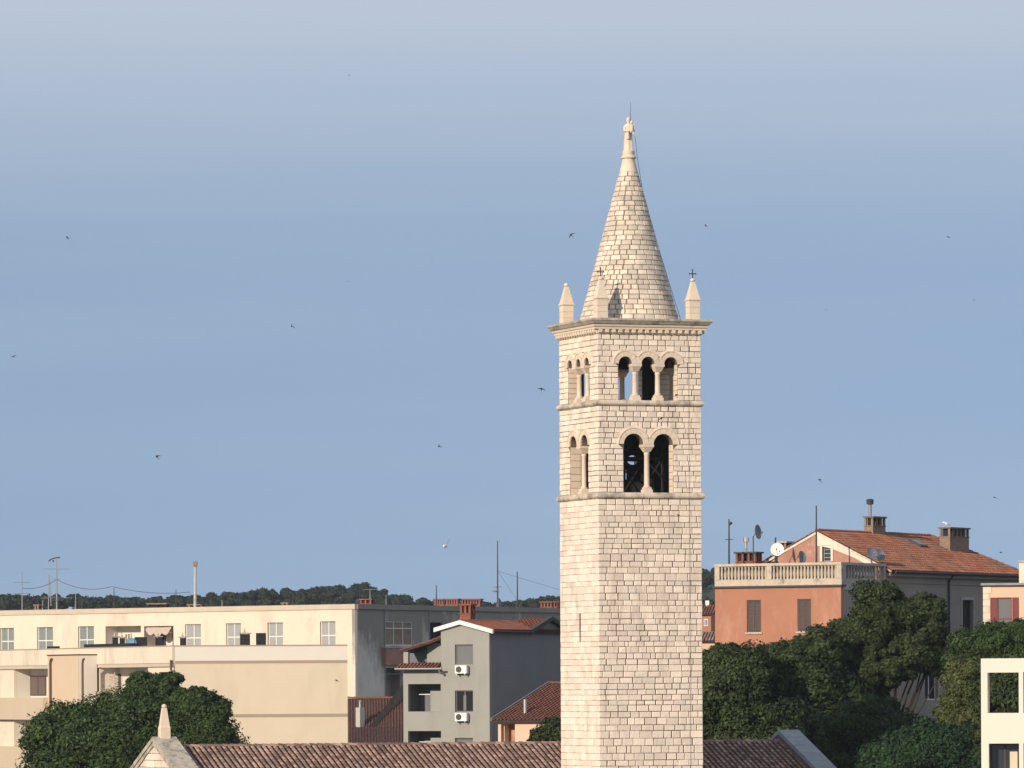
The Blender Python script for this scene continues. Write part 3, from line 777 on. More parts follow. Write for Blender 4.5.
m.plate(fb, [(.7,Z2t+.02),(SZ-.7,Z2t+.02),(SZ-.7,Z1-.05),(.7,Z1-.05)], [circ(tb-.05,29.45,.26,14,1.25), rect(tb+.34,tb+.42,30.1,30.6), rect(tb+.5,tb+.6,29.6,30.3), rect(tb+.30,tb+.36,28.4,28.9), rect(tb+.5,tb+.6,27.7,28.2)], -.76, -.70)
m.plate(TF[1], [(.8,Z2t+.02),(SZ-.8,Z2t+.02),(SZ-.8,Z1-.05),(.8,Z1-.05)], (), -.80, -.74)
m.build('light_block_boards', M['black'], tower)  # boards added to block light and sky in the lower belfry
for (a, b, sc) in ((2.2,2.6,.62),(3.75,3.1,.70)):
    m = MB(); q = loc(a,b,0); zt = 30.9
    m.lathe((q.x,q.y), [(.06*sc,zt),(.45*sc,zt-.1*sc),(.55*sc,zt-.3*sc),(.62*sc,zt-.9*sc),(.8*sc,zt-1.25*sc),(1.0*sc,zt-1.5*sc),(.93*sc,zt-1.5*sc),(.5*sc,zt-1.1*sc)], 20)
    m.tube([(q.x,q.y,zt-.9*sc),(q.x,q.y,zt-1.6*sc)], .05, 6)
    m.tube([loc(1.7,b,31.0),loc(4.3,b,31.0)], .07, 4)
    m.build('bell', M['bronze'], tower, True)
# statue (own figure on the spire)
def statue():
    z0 = zt_+1.15; x, y = TC.x, TC.y
    t = thing('statue', 'weathered stone saint statue holding a child atop the conical spire', 'statue', (x,y,z0))
    m = MB(); n = 20; prof = [(.27,.0),(.255,.1),(.235,.5),(.20,.85),(.185,1.05),(.205,1.2),(.215,1.33),(.17,1.41),(.075,1.46),(.065,1.51),(.09,1.55),(.105,1.64),(.095,1.73),(.05,1.79)]
    vs = []
    for (q, z_) in prof:
        for k in range(n):
            w = 2*math.pi*k/n; fold = 1+.10*math.sin(w*7)*(1 if z_ < 1.15 else 0)
            vs.append((x+q*1.0*math.cos(w)*fold, y+q*.8*math.sin(w)*fold, z0+z_))
    fs = [(i*n+k, i*n+(k+1)%n, (i+1)*n+(k+1)%n, (i+1)*n+k) for i in range(len(prof)-1) for k in range(n)]+[tuple(range(n))[::-1], tuple(range((len(prof)-1)*n,len(prof)*n))]
    m.mesh(vs, fs, .5)
    m.tube([(x-.17,y-.02,z0+1.32),(x-.21,y-.14,z0+1.08),(x-.06,y-.30,z0+1.02),(x+.12,y-.28,z0+1.06)], [.085,.08,.06,.05], 8)
    m.tube([(x+.20,y-.02,z0+1.32),(x+.27,y-.16,z0+1.05),(x+.12,y-.30,z0+.98)], [.085,.075,.055], 8)
    m.tube([(x-.02,y-.24,z0+.62),(x-.04,y-.26,z0+.98)], [.10,.08], 8)
    m.build('figure', M['statue'], t, True)
    m = MB(); cx_, cy_ = x+.17, y-.26
    m.lathe((cx_,cy_), [(.10,z0+1.0),(.115,z0+1.1),(.10,z0+1.25),(.09,z0+1.34),(.04,z0+1.38),(.065,z0+1.42),(.085,z0+1.49),(.07,z0+1.56),(.02,z0+1.60)], 12)
    m.tube([(cx_+.06,cy_,z0+1.32),(cx_+.17,cy_-.04,z0+1.38),(cx_+.20,cy_-.06,z0+1.52)], [.04,.032,.025], 6)
    m.tube([(cx_+.03,cy_-.05,z0+1.05),(cx_+.08,cy_-.14,z0+.98),(cx_+.10,cy_-.12,z0+.82)], [.055,.045,.03], 6)
    m.build('child', M['statue'], t, True)
statue()

# ================================================================== CHURCH
ch = thing('church', 'long low church nave with barrel tiled roof and ashlar gable behind the tower', 'church', (TC.x,TC.y+9,0))
rp = P(630,742,314.5); RZ = P(512,742,308.5).z-.0
ridge_o = Vector((rp.x, rp.y)); Rz = 14.0; PITCH = .385; HWD = 7.2
def rdp(t, u, z): # t along ridge (right), u out towards the camera
    q = ridge_o+fd*t-bd*u; return Vector((q.x,q.y,z))
RF = F(ridge_o, TA)
tL = RF.t(175,745); tR = RF.t(779,741)
ez = Rz-PITCH*HWD
fd3 = Vector((fd.x,fd.y,0))
ro = make_slope([rdp(tL,HWD,ez),rdp(tR,HWD,ez),rdp(tR,0,Rz),rdp(tL,0,Rz)], fd, M['tilech'], ch, w=.32, ln=.40, rr=.10)
make_slope([rdp(tL,-HWD,ez),rdp(tR,-HWD,ez),rdp(tR,0,Rz),rdp(tL,0,Rz)], fd, M['tilech'], ch, w=.32, ln=.40, rr=.10)
ridge_caps(ro, rdp(tL,0,Rz), rdp(tR,0,Rz), M['tilech'], .15)
m = MB()
e = HWD-.4
m.hexa([rdp(tL,e,0),rdp(tR,e,0),rdp(tR,e-.6,0),rdp(tL,e-.6,0)]+[rdp(tL,e,ez-.05),rdp(tR,e,ez-.05),rdp(tR,e-.6,ez-.05),rdp(tL,e-.6,ez-.05)])
m.hexa([rdp(tL,-e,0),rdp(tR,-e,0),rdp(tR,-e+.6,0),rdp(tL,-e+.6,0)]+[rdp(tL,-e,ez-.05),rdp(tR,-e,ez-.05),rdp(tR,-e+.6,ez-.05),rdp(tL,-e+.6,ez-.05)])
m.build('wall', M['dressed'], ch)
# gables: frames whose t runs perpendicular to ridge; left gable normal = -fd
def gable(tt, thick, rise, label, copmat, cw0, cw1, sg_=-1):
    g = MB(); st = MB(); cp = MB()
    apexz = Rz+rise
    pts = [(-HWD-.3,0),(HWD+.3,0),(HWD+.3,ez+rise-.1),(0,apexz),(-HWD-.3,ez+rise-.1)]
    fr = F(ridge_o+fd*tt, TA-90); fr.n = fd*sg_    # t positive towards camera
    # body
    g.plate(fr, pts, (), -thick, -.05)
    gw = g.build('gable_wall', M['mortar'], ch)
    z = 0
    while z < apexz-.1:
        h = random.uniform(.30,.40); 
        def lim(zz): 
            if zz <= ez+rise-.1: return HWD+.3
            return max(0,(apexz-zz)/((apexz-(ez+rise-.1))/(HWD+.3)))
        a, b = lim(z), lim(z+h)
        if a < .15: break
        lay_rows(st, fr, [(z,z+h)], -min(a,a), a, (.5,1.0), lambda za,zb,q,w,a=a,b=b: [((-a,a),(-b,b))])
        z += h
    st.build('stone_facing', M['stone'], gw)
    sl = (apexz-(ez+rise-.1))/(HWD+.3)
    for s in (-1,1):
        A = (0, apexz+.02); B = (s*(HWD+.5), apexz+.02-sl*(HWD+.5))
        th = .24
        # raised coping slabs, in lengths
        n = 7
        for k in range(n):
            f0 = k/n; f1 = (k+1)/n-.004
            p0 = (A[0]+(B[0]-A[0])*f0, A[1]+(B[1]-A[1])*f0); p1 = (A[0]+(B[0]-A[0])*f1, A[1]+(B[1]-A[1])*f1)
            cp.hexa([fr.pt(p0[0],p0[1],cw1),fr.pt(p1[0],p1[1],cw1),fr.pt(p1[0],p1[1],-cw0),fr.pt(p0[0],p0[1],-cw0),
                     fr.pt(p0[0],p0[1]+th,cw1),fr.pt(p1[0],p1[1]+th,cw1),fr.pt(p1[0],p1[1]+th,-cw0),fr.pt(p0[0],p0[1]+th,-cw0)])
        # moulding under the coping on the outer face
        if cw1 > 0 and copmat == 'weathered':
            C_ = (s*(HWD+.3), apexz-.02-sl*(HWD+.3))
            cp.plate(fr, [(0,apexz),(C_[0],C_[1]),(C_[0],C_[1]-.22),(0,apexz-.22)], (), -.04, .07)
    cp.build('coping', M[copmat], ch)
    return fr, apexz
frL, azL = gable(tL-1.15, 1.15, .32, '', 'weathered', 1.2, .12)
frR, azR = gable(tR+1.15, 1.15, .42, '', 'lead', 1.2, .05, 1)
q = frL.pt(0,0,-.55)
m = MB()
def sqr(h, z): return [Vector((q.x,q.y,z))+Vector((fd.x,fd.y,0))*a*h+Vector((bd.x,bd.y,0))*b*h for a,b in ((-1,-1),(1,-1),(1,1),(-1,1))]
pr = [(.27,azL+.1),(.27,azL+.75),(.25,azL+.80),(.24,azL+.82),(.12,azL+1.8),(.09,azL+1.82)]
vs = []
for h, z in pr: vs += sqr(h,z)
m.mesh(vs, [(i*4+k, i*4+(k+1)%4, (i+1)*4+(k+1)%4, (i+1)*4+k) for i in range(len(pr)-1) for k in range(4)]+[(3,2,1,0), tuple(range(20,24))], .5)
m.lathe((q.x,q.y), [(.07,azL+1.8),(.14,azL+1.86),(.14,azL+1.93),(.08,azL+2.0),(.02,azL+2.02)], 10)
m.build('pinnacle', M['dressed'], ch)

# ================================================================== windows etc.
def shutters(f, t0, t1, z0, z1, off, mt, parent, leaves=2, name='shutter', frame=True):
    """pair of louvred shutter leaves in the plane at offset off"""
    w = (t1-t0)/leaves
    for k in range(leaves):
        a, b = t0+w*k+.01, t0+w*(k+1)-.01; m = MB(); e = .07
        m.fbox(f, a, a+e, z0, z1, off-.04, off); m.fbox(f, b-e, b, z0, z1, off-.04, off)
        for zz in (z0, (z0+z1)/2-e/2, z1-e): m.fbox(f, a+e, b-e, zz, zz+e, off-.04, off-.001)
        z = z0+e+.02
        while z < z1-e-.05:
            m.hexa([f.pt(a+e,z,off-.008),f.pt(b-e,z,off-.008),f.pt(b-e,z,off-.02),f.pt(a+e,z,off-.02),f.pt(a+e,z+.07,off-.025),f.pt(b-e,z+.07,off-.025),f.pt(b-e,z+.07,off-.037),f.pt(a+e,z+.07,off-.037)])
            z += .085
        m.build(name, mt, parent)
def window(f, t0, t1, z0, z1, parent, kind='shut', sm=None, depth=-.18, sill=None, fm='whitepaint', gm='glass', vb=1, hb=0):
    """window part filling a hole; children frame, pane(s)/shutters"""
    a, b = min(t0,t1), max(t0,t1)
    m = MB(); w = .07
    m.fbox(f,a,a+w,z0,z1,depth-.08,depth); m.fbox(f,b-w,b,z0,z1,depth-.08,depth); m.fbox(f,a+w,b-w,z1-w,z1,depth-.08,depth-.001); m.fbox(f,a+w,b-w,z0,z0+w,depth-.08,depth-.001)
    for k in range(vb):
        c = a+(b-a)*(k+1)/(vb+1); m.fbox(f,c-.035,c+.035,z0+w,z1-w,depth-.07,depth-.005)
    for k in range(hb):
        c = z0+(z1-z0)*(k+1)/(hb+1); m.fbox(f,a+w,b-w,c-.03,c+.03,depth-.07,depth-.008)
    win = m.build('window', M[fm], parent)
    m = MB(); m.fbox(f,a+w*.5,b-w*.5,z0+w*.5,z1-w*.5,depth-.06,depth-.045); m.build('pane', M[gm], win)
    if kind == 'shut': shutters(f,a+.03,b-.03,z0+.03,z1-.03,depth+.05,M[sm],win)
    if kind == 'shut' and sm != 'darkwood':
        m = MB(); c = (a+b)/2
        for q in (a+.03, c-.035, b-.10): m.fbox(f,q,q+.07,z0+.03,z1-.03,depth+.052,depth+.075)
        m.fbox(f,a+.10,c-.036,(z0+z1)/2-.04,(z0+z1)/2+.04,depth+.052,depth+.07); m.fbox(f,c+.036,b-.10,(z0+z1)/2-.04,(z0+z1)/2+.04,depth+.052,depth+.07)
        m.build('shutter_frame', M['whitepaint'], win)
    if sill:
        m = MB(); m.fbox(f,a-.1,b+.1,z0-.1,z0-.004,-.1,.09); m.build('sill', M[sill], win)
    return win
def recess(f, t0, t1, z0, z1, depth, mt, parent, name='loggia'):
    m = MB(); a,b=min(t0,t1),max(t0,t1); w=.12; o=-.3
    m.fbox(f,a-w,a,z0-w,z1+w,-depth,o); m.fbox(f,b,b+w,z0-w,z1+w,-depth,o)
    m.fbox(f,a,b,z0-w,z0,-depth,o); m.fbox(f,a,b,z1,z1+w,-depth,o); m.fbox(f,a-w,b+w,z0-w,z1+w,-depth-.12,-depth-.001)
    return m.build(name, M[mt], parent)

# ================================================================== LONG CREAM BUILDING (left, behind)
c = P(355,604,470); WL = F((c.x,c.y), 140); WR = F((c.x,c.y), 60)
Wb = thing('apartment_building', 'long flat roofed cream apartment block with shuttered windows and a stained dark end wall', 'building', (c.x,c.y,0))
WZ = c.z
LWt = 46.0; LRt = WR.t(640,600)
def wl(px, py): return WL.at(px, py)
holes = []; specs = []
wins = [(-22,-6,628.5,'tealshut'),(0,14,628.0,'tealshut'),(37,53,627.2,'tealshut'),(78,94,626.3,'tealshut'),(185,201,624.2,'greyshut'),(226,241,623.3,'greyshut'),(267.5,283,622.6,'greyshut'),(320,335.5,621.4,'greyshut')]
for (a,b,y,sm) in wins:
    t0, t1 = WL.t(a,635), WL.t(b,635); z1 = WL.z((a+b)/2, y); z0 = z1-2.35
    specs.append((t0,t1,z0,z1,sm)); holes.append(rect(t0,t1,z0,z1))
lg = []
for (a,b) in ((105.5,141),(144,173.5)):
    t0,t1 = WL.t(a,635), WL.t(b,635); z1 = WL.z((a+b)/2, 626); z0 = z1-2.5
    lg.append((t0,t1,z0,z1)); holes.append(rect(t0,t1,z0,z1))
# lower storeys: rows of the same windows
for k in range(1,6):
    for (a,b,y,sm) in wins[-2:]+wins[:2]:
        pass
m = MB(); m.plate(WL, [(0,0),(LWt,0),(LWt,WZ-.42),(0,WZ-.42)], holes, -.3, 0); m.build('wall', M['cream'], Wb)
m = MB(); m.fbox(WL, -.05, LWt, WZ-.42, WZ, -.4, .10); m.build('roof_edge', M['creamstain'], Wb)
for (t0,t1,z0,z1,sm) in specs: window(WL,t0,t1,z0,z1,Wb,'shut',sm,depth=-.22)
for i,(t0,t1,z0,z1) in enumerate(lg):
    lo_ = recess(WL,t0,t1,z0,z1,1.6,'white',Wb)
    a,b = min(t0,t1),max(t0,t1)
    f2 = WL.shift(-1.55)
    if i == 0: window(f2,a+.2,a+1.2,z0+.02,z1-.4,Wb,'none',depth=.10,gm='dark'); window(f2,b-1.6,b-.9,z0+.9,z1-.6,Wb,'none',depth=.10,gm='brownglass')
    else: window(f2,a+.4,a+1.5,z0+.02,z1-.5,Wb,'none',depth=.10,gm='brownglass',fm='darkwood'); window(f2,b-1.1,b-.3,z0+.02,z1-.1,Wb,'none',depth=.10,gm='dark',fm='darkwood')
# awning in the right loggia (swagged cloth)
t0,t1,z0,z1 = lg[1]; a,b = min(t0,t1)+.45,max(t0,t1)-.1
m = MB(); vs=[]; n=24
for j in range(5):
    for k in range(n+1):
        u = k/n; sag = .22*abs(math.sin(u*math.pi*3.0))+.25*math.sin(u*math.pi)
        vs.append(WL.pt(a+(b-a)*u, z1-.1-(.16+sag)*j/4*1.3, -.25+.18*j/4))
vs2 = [v-Vector((0,0,.02)) for v in vs]; N_ = len(vs)
fs = [(j*(n+1)+k, j*(n+1)+k+1, (j+1)*(n+1)+k+1, (j+1)*(n+1)+k) for j in range(4) for k in range(n)]
fs += [tuple(i+N_ for i in f_) for f_ in fs]
m.mesh(vs+vs2, fs, .5); aw = m.build('awning', M['pinkcloth'], None); 
tag(aw, 'swagged pale pink awning hung in the loggia of the cream block', 'awning')
# end wall (shaded)
holes = []; 
def wr(px,py): return WR.at(px,py)
hA = (WR.t(385,630),WR.t(412.5,630),WR.z(398,645.5),WR.z(398,621.5))
hB = (WR.t(430,630),WR.t(442.5,630),WR.z(436,640),WR.z(436,622.5))
hC = (WR.t(385.5,680),WR.t(403,680),WR.z(395,697),WR.z(395,668))
holes = [rect(*hA[:2],hA[2],hA[3]),rect(*hB[:2],hB[2],hB[3]),rect(*hC[:2],hC[2],hC[3])]
m = MB(); m.plate(WR, [(0.0,0),(LRt,0),(LRt,WZ-.42),(0.0,WZ-.42)], holes, -.3, 0); w2 = m.build('end_wall', M['stained'], Wb); w2['label'] = 'grey end wall heavily streaked with dark stains'
m = MB(); m.fbox(WR, .2, LRt, WZ-.42, WZ-.003, -.4, .15); m.build('roof_edge', M['oldgrey'], Wb)
a,b,z0,z1 = hA; window(WR,a,b,z0,z1,Wb,'none',depth=-.05,gm='brownglass',vb=2,hb=0)
m = MB(); m.fbox(WR,a,b,z1-.62,z1-.55,-.13,-.02); m.build('transom', M['whitepaint'], Wb)
a,b,z0,z1 = hB; window(WR,a,b,z0,z1,Wb,'none',depth=-.2,gm='dark',fm='darkwood')
a,b,z0,z1 = hC; recess(WR,a,b,z0,z1,1.2,'oldgrey',Wb); window(WR.shift(-1.15),a+.5,a+1.2,z0+.4,z1-.3,Wb,'none',depth=.10,gm='dark',fm='darkwood')
m = MB(); m.fbox(WR,a,b,z1-.55,z1-.45,-.28,-.05); m.build('awning_rail', M['blind_and_shade'], Wb)
# projecting balcony
a,b = WR.t(382,655), WR.t(404,655); z0,z1 = WR.z(392,663.5), WR.z(392,648)
m = MB(); m.fbox(WR,a,b,z0-.12,z0,0.003,.4); m.fbox(WR,a,b,z0,z1,.3,.4); m.fbox(WR,a,a+.1,z0,z1,.003,.3); m.fbox(WR,b-.1,b,z0,z1,.003,.3)
bl = m.build('balcony', M['pinkold'], Wb); m = MB(); m.fbox(WR,a-.08,b+.08,z1,z1+.1,.003,.46); m.build('rail_cap', M['concrete'], bl)
# pipes on end wall
m = MB()
for px in (384.3, 429): 
    t = WR.t(px,620); m.tube([WR.pt(t,WZ-.45,.06),WR.pt(t,14,.06)], .035, 6)
m.build('downpipe', M['metal'], Wb)
# roof slab + core
A = WL.pt(LWt,0,-.3); B = WL.pt(0,0,-.3); Cc = WR.pt(LRt,0,-.3); Dd = Vector((A.x+(Cc.x-B.x), A.y+(Cc.y-B.y),0))
m = MB(); m.prism([(A.x,A.y),(B.x,B.y+.25),(Cc.x,Cc.y),(Dd.x,Dd.y)], WZ-.55, WZ-.12); m.build('roof', M['concrete'], Wb)
i_ = lambda p,q,k: Vector((p.x+(q.x-p.x)*k, p.y+(q.y-p.y)*k))
ctr_ = (A+B+Cc+Dd)/4
m = MB(); m.prism([(lambda w_: (w_.x,w_.y))(i_(p,ctr_,.14)) for p in (A,B,Cc,Dd)], 0, WZ-.56); m.build('core', M['inner'], Wb)
# back walls
m = MB(); 
for (p,q) in ((Cc,Dd),(Dd,A)):
    d = (q-p).normalized(); nn_ = Vector((-d.y,d.x,0))*.3
    m.hexa([p,q,q+nn_,p+nn_]+[v+Vector((0,0,WZ-.56)) for v in (p,q,q+nn_,p+nn_)])
m.build('wall', M['cream'], Wb)

# ================================================================== LOWER CREAM BLOCK
c = P(175,645.3,430); BL = F((c.x,c.y),115); BR = F((c.x,c.y),5); BZ = c.z
Bb = thing('apartment_building', 'lower cream block with roof terrace, tan stair bay and loggia balconies behind the left trees', 'building', (c.x,c.y,0))
LBt = BL.t(-60,650); RBt = BR.t(347.5,650)
zp = BL.z(140,663.5)        # underside of the parapet band
H1 = (BL.t(14,680),BL.t(49,680),BL.z(30,698),BL.z(30,669.5)); H2 = (BL.t(14,730),BL.t(49,730),BL.z(30,747),BL.z(30,720)); H3 = (BL.t(99.9,680),BL.t(148,680),BL.z(125,698),BL.z(125,667.5))
H4 = (BL.t(159,690),BL.t(169,690),BL.z(165,690),BL.z(165,672))
holes = [rect(*h[:2],h[2],h[3]) for h in (H1,H2,H3,H4)]
m = MB(); m.plate(BL,[(0,0),(LBt,0),(LBt,zp),(0,zp)],holes,-.3,0); m.build('wall', M['cream'], Bb)
m = MB(); m.fbox(BL,0,LBt,zp,BZ-.08,-.25,.22); m.build('parapet', M['cream'], Bb)
m = MB(); m.fbox(BL,0.2,LBt,BZ-.078,BZ,-.3,.25); m.fbox(BR,-.1,RBt,BZ-.078,BZ,-.3,.06); m.build('parapet_cap', M['band'], Bb)
m = MB(); m.fbox(BL,0,LBt,zp-.28,zp-.003,.003,.16); m.build('soffit_band', M['creamstain'], Bb)
zb1 = BR.z(260,660.5); zb2 = BR.z(260,663.3); zb3 = BR.z(260,714); zb4 = BR.z(260,717)
m = MB(); m.fbox(BR,0.0,RBt,zb1,BZ-.08,-.3,.02); m.build('parapet', M['white'], Bb)
m = MB(); m.fbox(BR,0.01,RBt-.01,0,zb1,-.3,0); m.build('end_wall', M['beige'], Bb)
m = MB(); m.fbox(BR,0.02,RBt-.02,zb2,zb1-.003,.003,.018); m.fbox(BR,0.02,RBt-.02,zb4,zb3,.003,.03); m.build('string_course', M['band'], Bb)
# side return at px 347
E0 = BR.pt(RBt,0,0); FE = F((E0.x,E0.y),97); FE.n = Vector((1,0))
m = MB(); m.fbox(FE,.02,20,0,BZ-.08,-.3,-.02); m.build('wall', M['beige'], Bb)
for i,h in enumerate((H1,H2)):
    a,b,z0,z1 = h[0],h[1],h[2],h[3]; recess(BL,a,b,z0,z1,1.5,'white',Bb)
    f2 = BL.shift(-1.5); wa,wb = f2.t(31,685),f2.t(46.5,685)
    window(f2,wa,wb,f2.z(38,695.5) if i==0 else z0+.3,f2.z(38,676) if i==0 else z1-.5,Bb,'none',depth=.10,gm='brownshut',fm='darkwood')
a,b,z0,z1 = H3; recess(BL,a,b,z0,z1,1.6,'white',Bb); f2 = BL.shift(-1.6)
window(f2,f2.t(117,680),f2.t(121,680),z0+.1,f2.z(119,674),Bb,'none',depth=.10,vb=0,fm='darkwood'); window(f2,f2.t(133,680),f2.t(138,680),z0+.3,f2.z(135,673.5),Bb,'none',depth=.10,gm='brownshut',fm='darkwood',vb=0)
a,b,z0,z1 = H4; window(BL,a,b,z0,z1,Bb,'none',depth=-.15,gm='brownshut',fm='darkwood')
# folded drying rack leaning on the loggia floor
r0 = BL.shift(-.8); t = thing('drying_rack', 'thin folding drying rack leaning in the loggia right of the tan bay', 'drying rack', r0.pt(r0.t(107,690),z0,0))
m = MB(); q0 = r0.pt(r0.t(104,690),z1-.5); q1 = r0.pt(r0.t(109,690),z0+.9); m.tube([q0,q1,r0.pt(r0.t(110,690),z0+.1)],.03,6)
for k in range(4): m.tube([r0.pt(r0.t(107+k*1.5,690),z0+1.0-.15*k), r0.pt(r0.t(115+k*.8,690),z0+1.3-.2*k)], .02, 5)
m.tube([r0.pt(r0.t(115,690),z0+1.5), r0.pt(r0.t(113,690),z0+.05)], .03, 6); m.build('rack_frame', M['beige2'], t)
# balcony parapets, tan
m = MB(); m.fbox(BL,BL.t(49,705),LBt,BL.z(20,719.5),BL.z(20,697.5),.003,.5)
m.build('balcony_parapet', M['tan'], Bb)
m = MB(); m.fbox(BL,BL.t(49,705),LBt,BL.z(20,719.5)-4.0,BL.z(20,746.5),.003,.5); m.build('balcony_parapet', M['tan'], Bb)
m = MB(); m.fbox(BL,BL.t(99,700),BL.t(150,700),BL.z(120,705),BL.z(120,691),.003,.4); m.build('balcony_parapet', M['band'], Bb)
# stair bay
t100 = BL.t(99.7,655); bay = BL.shift(1.75); tb1 = bay.t(48,660); zb_top = bay.z(65,655.5)
m = MB(); m.fbox(BL,t100,tb1,0,zb_top,.23,1.74); m.build('bay_side', M['white'], Bb)
m = MB(); m.fbox(BL,t100+.02,tb1-.02,0,zb_top,1.743,1.78); m.build('bay_front', M['beige2'], Bb)
m = MB(); m.fbox(BL,t100-.05,tb1+.05,zb_top+.002,zb_top+.09,.23,1.85); m.build('bay_cap', M['brownpipe'], Bb)
for px in (50.2, 82.6):
    f3 = BL.shift(1.9); t = f3.t(px,680); zz = f3.z(px,661)
    m = MB(); m.tube([f3.pt(t-.35,zz+.15),f3.pt(t-.15,zz+.12),f3.pt(t,zz-.2),f3.pt(t,0)],.09,8); m.build('downpipe', M['brownpipe'], Bb)
f3 = BL.shift(.35); t = f3.t(171,680); zz=f3.z(170.5,660)
m = MB(); m.tube([f3.pt(t+.0,zz),f3.pt(t,zz-.7),f3.pt(t-.35,zz-1.1),f3.pt(t-.4,0)],.09,8); m.build('downpipe', M['brownpipe'], Bb)
# slab/core
A = BL.pt(LBt,0,-.26); B = BL.pt(0,0,-.26); Cc = BR.pt(RBt,0,-.26); Dd = Vector((A.x+(Cc.x-B.x)*1.0, A.y+(Cc.y-B.y),0))
m = MB(); m.prism([(A.x,A.y),(B.x,B.y+.2),(Cc.x,Cc.y),(Dd.x,Dd.y)], BZ-1.25, BZ-.95); m.build('terrace', M['concrete'], Bb)
ctr_ = (A+B+Cc+Dd)/4
m = MB(); m.prism([(lambda w_: (w_.x,w_.y))(i_(p,ctr_,.22)) for p in (A,B,Cc,Dd)], 0, BZ-1.26); m.build('core', M['inner'], Bb)
# chimney stacks on the terrace edge: black boxes with concrete hoods
def vent(px0, px1, ytop, hood, label, back=1.2, g='black chimney boxes on the roof terrace', cowl=1):
    f0 = BL.shift(-back) if px1 < 172 else BR.shift(-back)
    y_ = f0.pt(f0.t((px0+px1)/2,640),0).y; c_ = P(px0,640,y_); f = F((c_.x,c_.y),2)
    a,b = 0,f.t(px1,640); zt = f.z((px0+px1)/2, ytop); c_=(a+b)/2
    w = min(b-a, .5)
    t = thing('roof_vent', label, 'roof vent', f.pt(c_,BZ-.95), g)
    m = MB(); m.fbox(f,a,b,BZ-.95,zt,-w,0); m.build('vent_box', M['black'], t)
    if hood:
        m = MB(); m.fbox(f,a-.13,b+.13,zt+.03,zt+.10,-w-.1,.1); 
        for aa in (a+.03,b-.08): m.fbox(f,aa,aa+.05,zt-.002,zt+.03,-.1,-.04)
        m.build('hood', M['oldgrey'], t)
        if cowl:
            q = f.pt(c_-.05,0,-w/2); m = MB(); m.lathe((q.x,q.y),[(.09,zt+.10),(.08,zt+.2),(.04,zt+.38),(.03,zt+.42)],10); m.build('cowl', M['concrete'], t)
vent(112.4,118,637.5,1,'black vent box with pale hood, leftmost on the roof terrace edge')
vent(119.5,124.8,638,1,'black vent box with pale hood, close beside the leftmost one on the terrace')
vent(134.5,147,637,0,'wide low black box without hood in front of the loggia', back=1.6)
vent(155.2,161.5,637.5,1,'black vent box with pale hood in front of the pink awning')
vent(180,186,638,1,'black vent box with hood in front of the first shutters right of the loggia')
vent(240,250,634,1,'wide black vent box with small hood beside the middle shuttered window', cowl=1)
vent(256,266,633,0,'black box with grey lower panel between two shuttered windows')
f = BL.shift(-1.0); q = f.pt(f.t(131.5,641),f.z(131.5,643.5))
t = thing('satellite_dish', 'blue half dish leaning at the roof terrace edge beside the wide black box', 'satellite dish', q)
def dish(parent, c, nrm, r, mt, depth=.22, name='dish'):
    nrm = nrm.normalized(); a = nrm.orthogonal().normalized(); b = nrm.cross(a); m = MB(); n=24; vs=[]; rings=5
    for side in (0,1):
        for j in range(rings+1):
            q_ = j/rings
            for k in range(n):
                w_ = 2*math.pi*k/n; vs.append(c+(a*math.cos(w_)+b*math.sin(w_))*r*q_+nrm*(depth*r*q_*q_-side*.03))
    fs=[]; o_=(rings+1)*n
    for side in (0,1):
        for j in range(rings):
            for k in range(n): fs.append(tuple(side*o_+i for i in (j*n+k,j*n+(k+1)%n,(j+1)*n+(k+1)%n,(j+1)*n+k)))
    for k in range(n): fs.append((rings*n+k, rings*n+(k+1)%n, o_+rings*n+(k+1)%n, o_+rings*n+k))
    m.mesh(vs,fs,.5); d = m.build(name, mt, parent, True)
    m = MB(); tip = c+nrm*r*.85-Vector((0,0,r*.15)); m.tube([c-Vector((0,0,r*.9))+nrm*.1, tip], .02, 5); m.lathe((tip.x,tip.y),[(.02,tip.z-.07),(.06,tip.z),(.02,tip.z+.07)],8); m.build('feed_arm', M['metal'], parent)
    return d
dish(t, q, Vector((-.3,-1,.1)), .45, M['blue'])
m = MB(); m.tube([q-Vector((0,-.1,.0)), Vector((q.x,q.y+.15,BZ-.95))], .04, 6); m.build('mount', M['metal'], t)
# ledge of dark planter on terrace
f = BL.shift(-.6); m = MB(); m.fbox(f,f.t(84,645),f.t(130,645),BZ-.95,f.z(105,643.8),-.5,0); o = m.build('planter', M['black']); tag(o,'long low dark planter along the roof terrace edge left of the vents','planter')
m = MB(); m.fbox(f,f.t(47,648),f.t(54,648),BZ-.95,f.z(50,646.3),-.5,0); o = m.build('planter', M['black']); tag(o,'short dark box on the terrace edge beneath the second shuttered window','planter')

# ================================================================== GREY GABLED HOUSE
c = P(489.5,690,364); GF = F((c.x,c.y),155); GS = F((c.x,c.y),65)
Gh = thing('gabled_house', 'light grey rendered gabled house with white verge and shaded dark right side', 'house', (c.x,c.y,0))
tW = GF.t(441,650); tWL = GF.t(403,650); ta = GF.t(461,621); za = GF.z(461,622.5); ze = GF.z(489.5,630.3)
zel = za-(za-ze)*(tW-ta)/ta
g1 = rect(GF.t(473,655),GF.t(455,655),GF.z(464,664.5),GF.z(464,644.5)); g2 = rect(GF.t(473,700),GF.t(455,700),GF.z(464,712),GF.z(464,690.5)); g3 = rect(GF.t(473,750),GF.t(455,750),GF.z(464,762),GF.z(464,738))
m = MB(); m.plate(GF,[(0,0),(tW,0),(tW,zel-.05),(ta,za-.05),(0,ze-.05)],[g1,g2,g3],-.3,0); m.build('wall', M['grey'], Gh)
def fillw(g, f, **k): return window(f,g[0][0],g[1][0],g[0][1],g[2][1],Gh,**k)
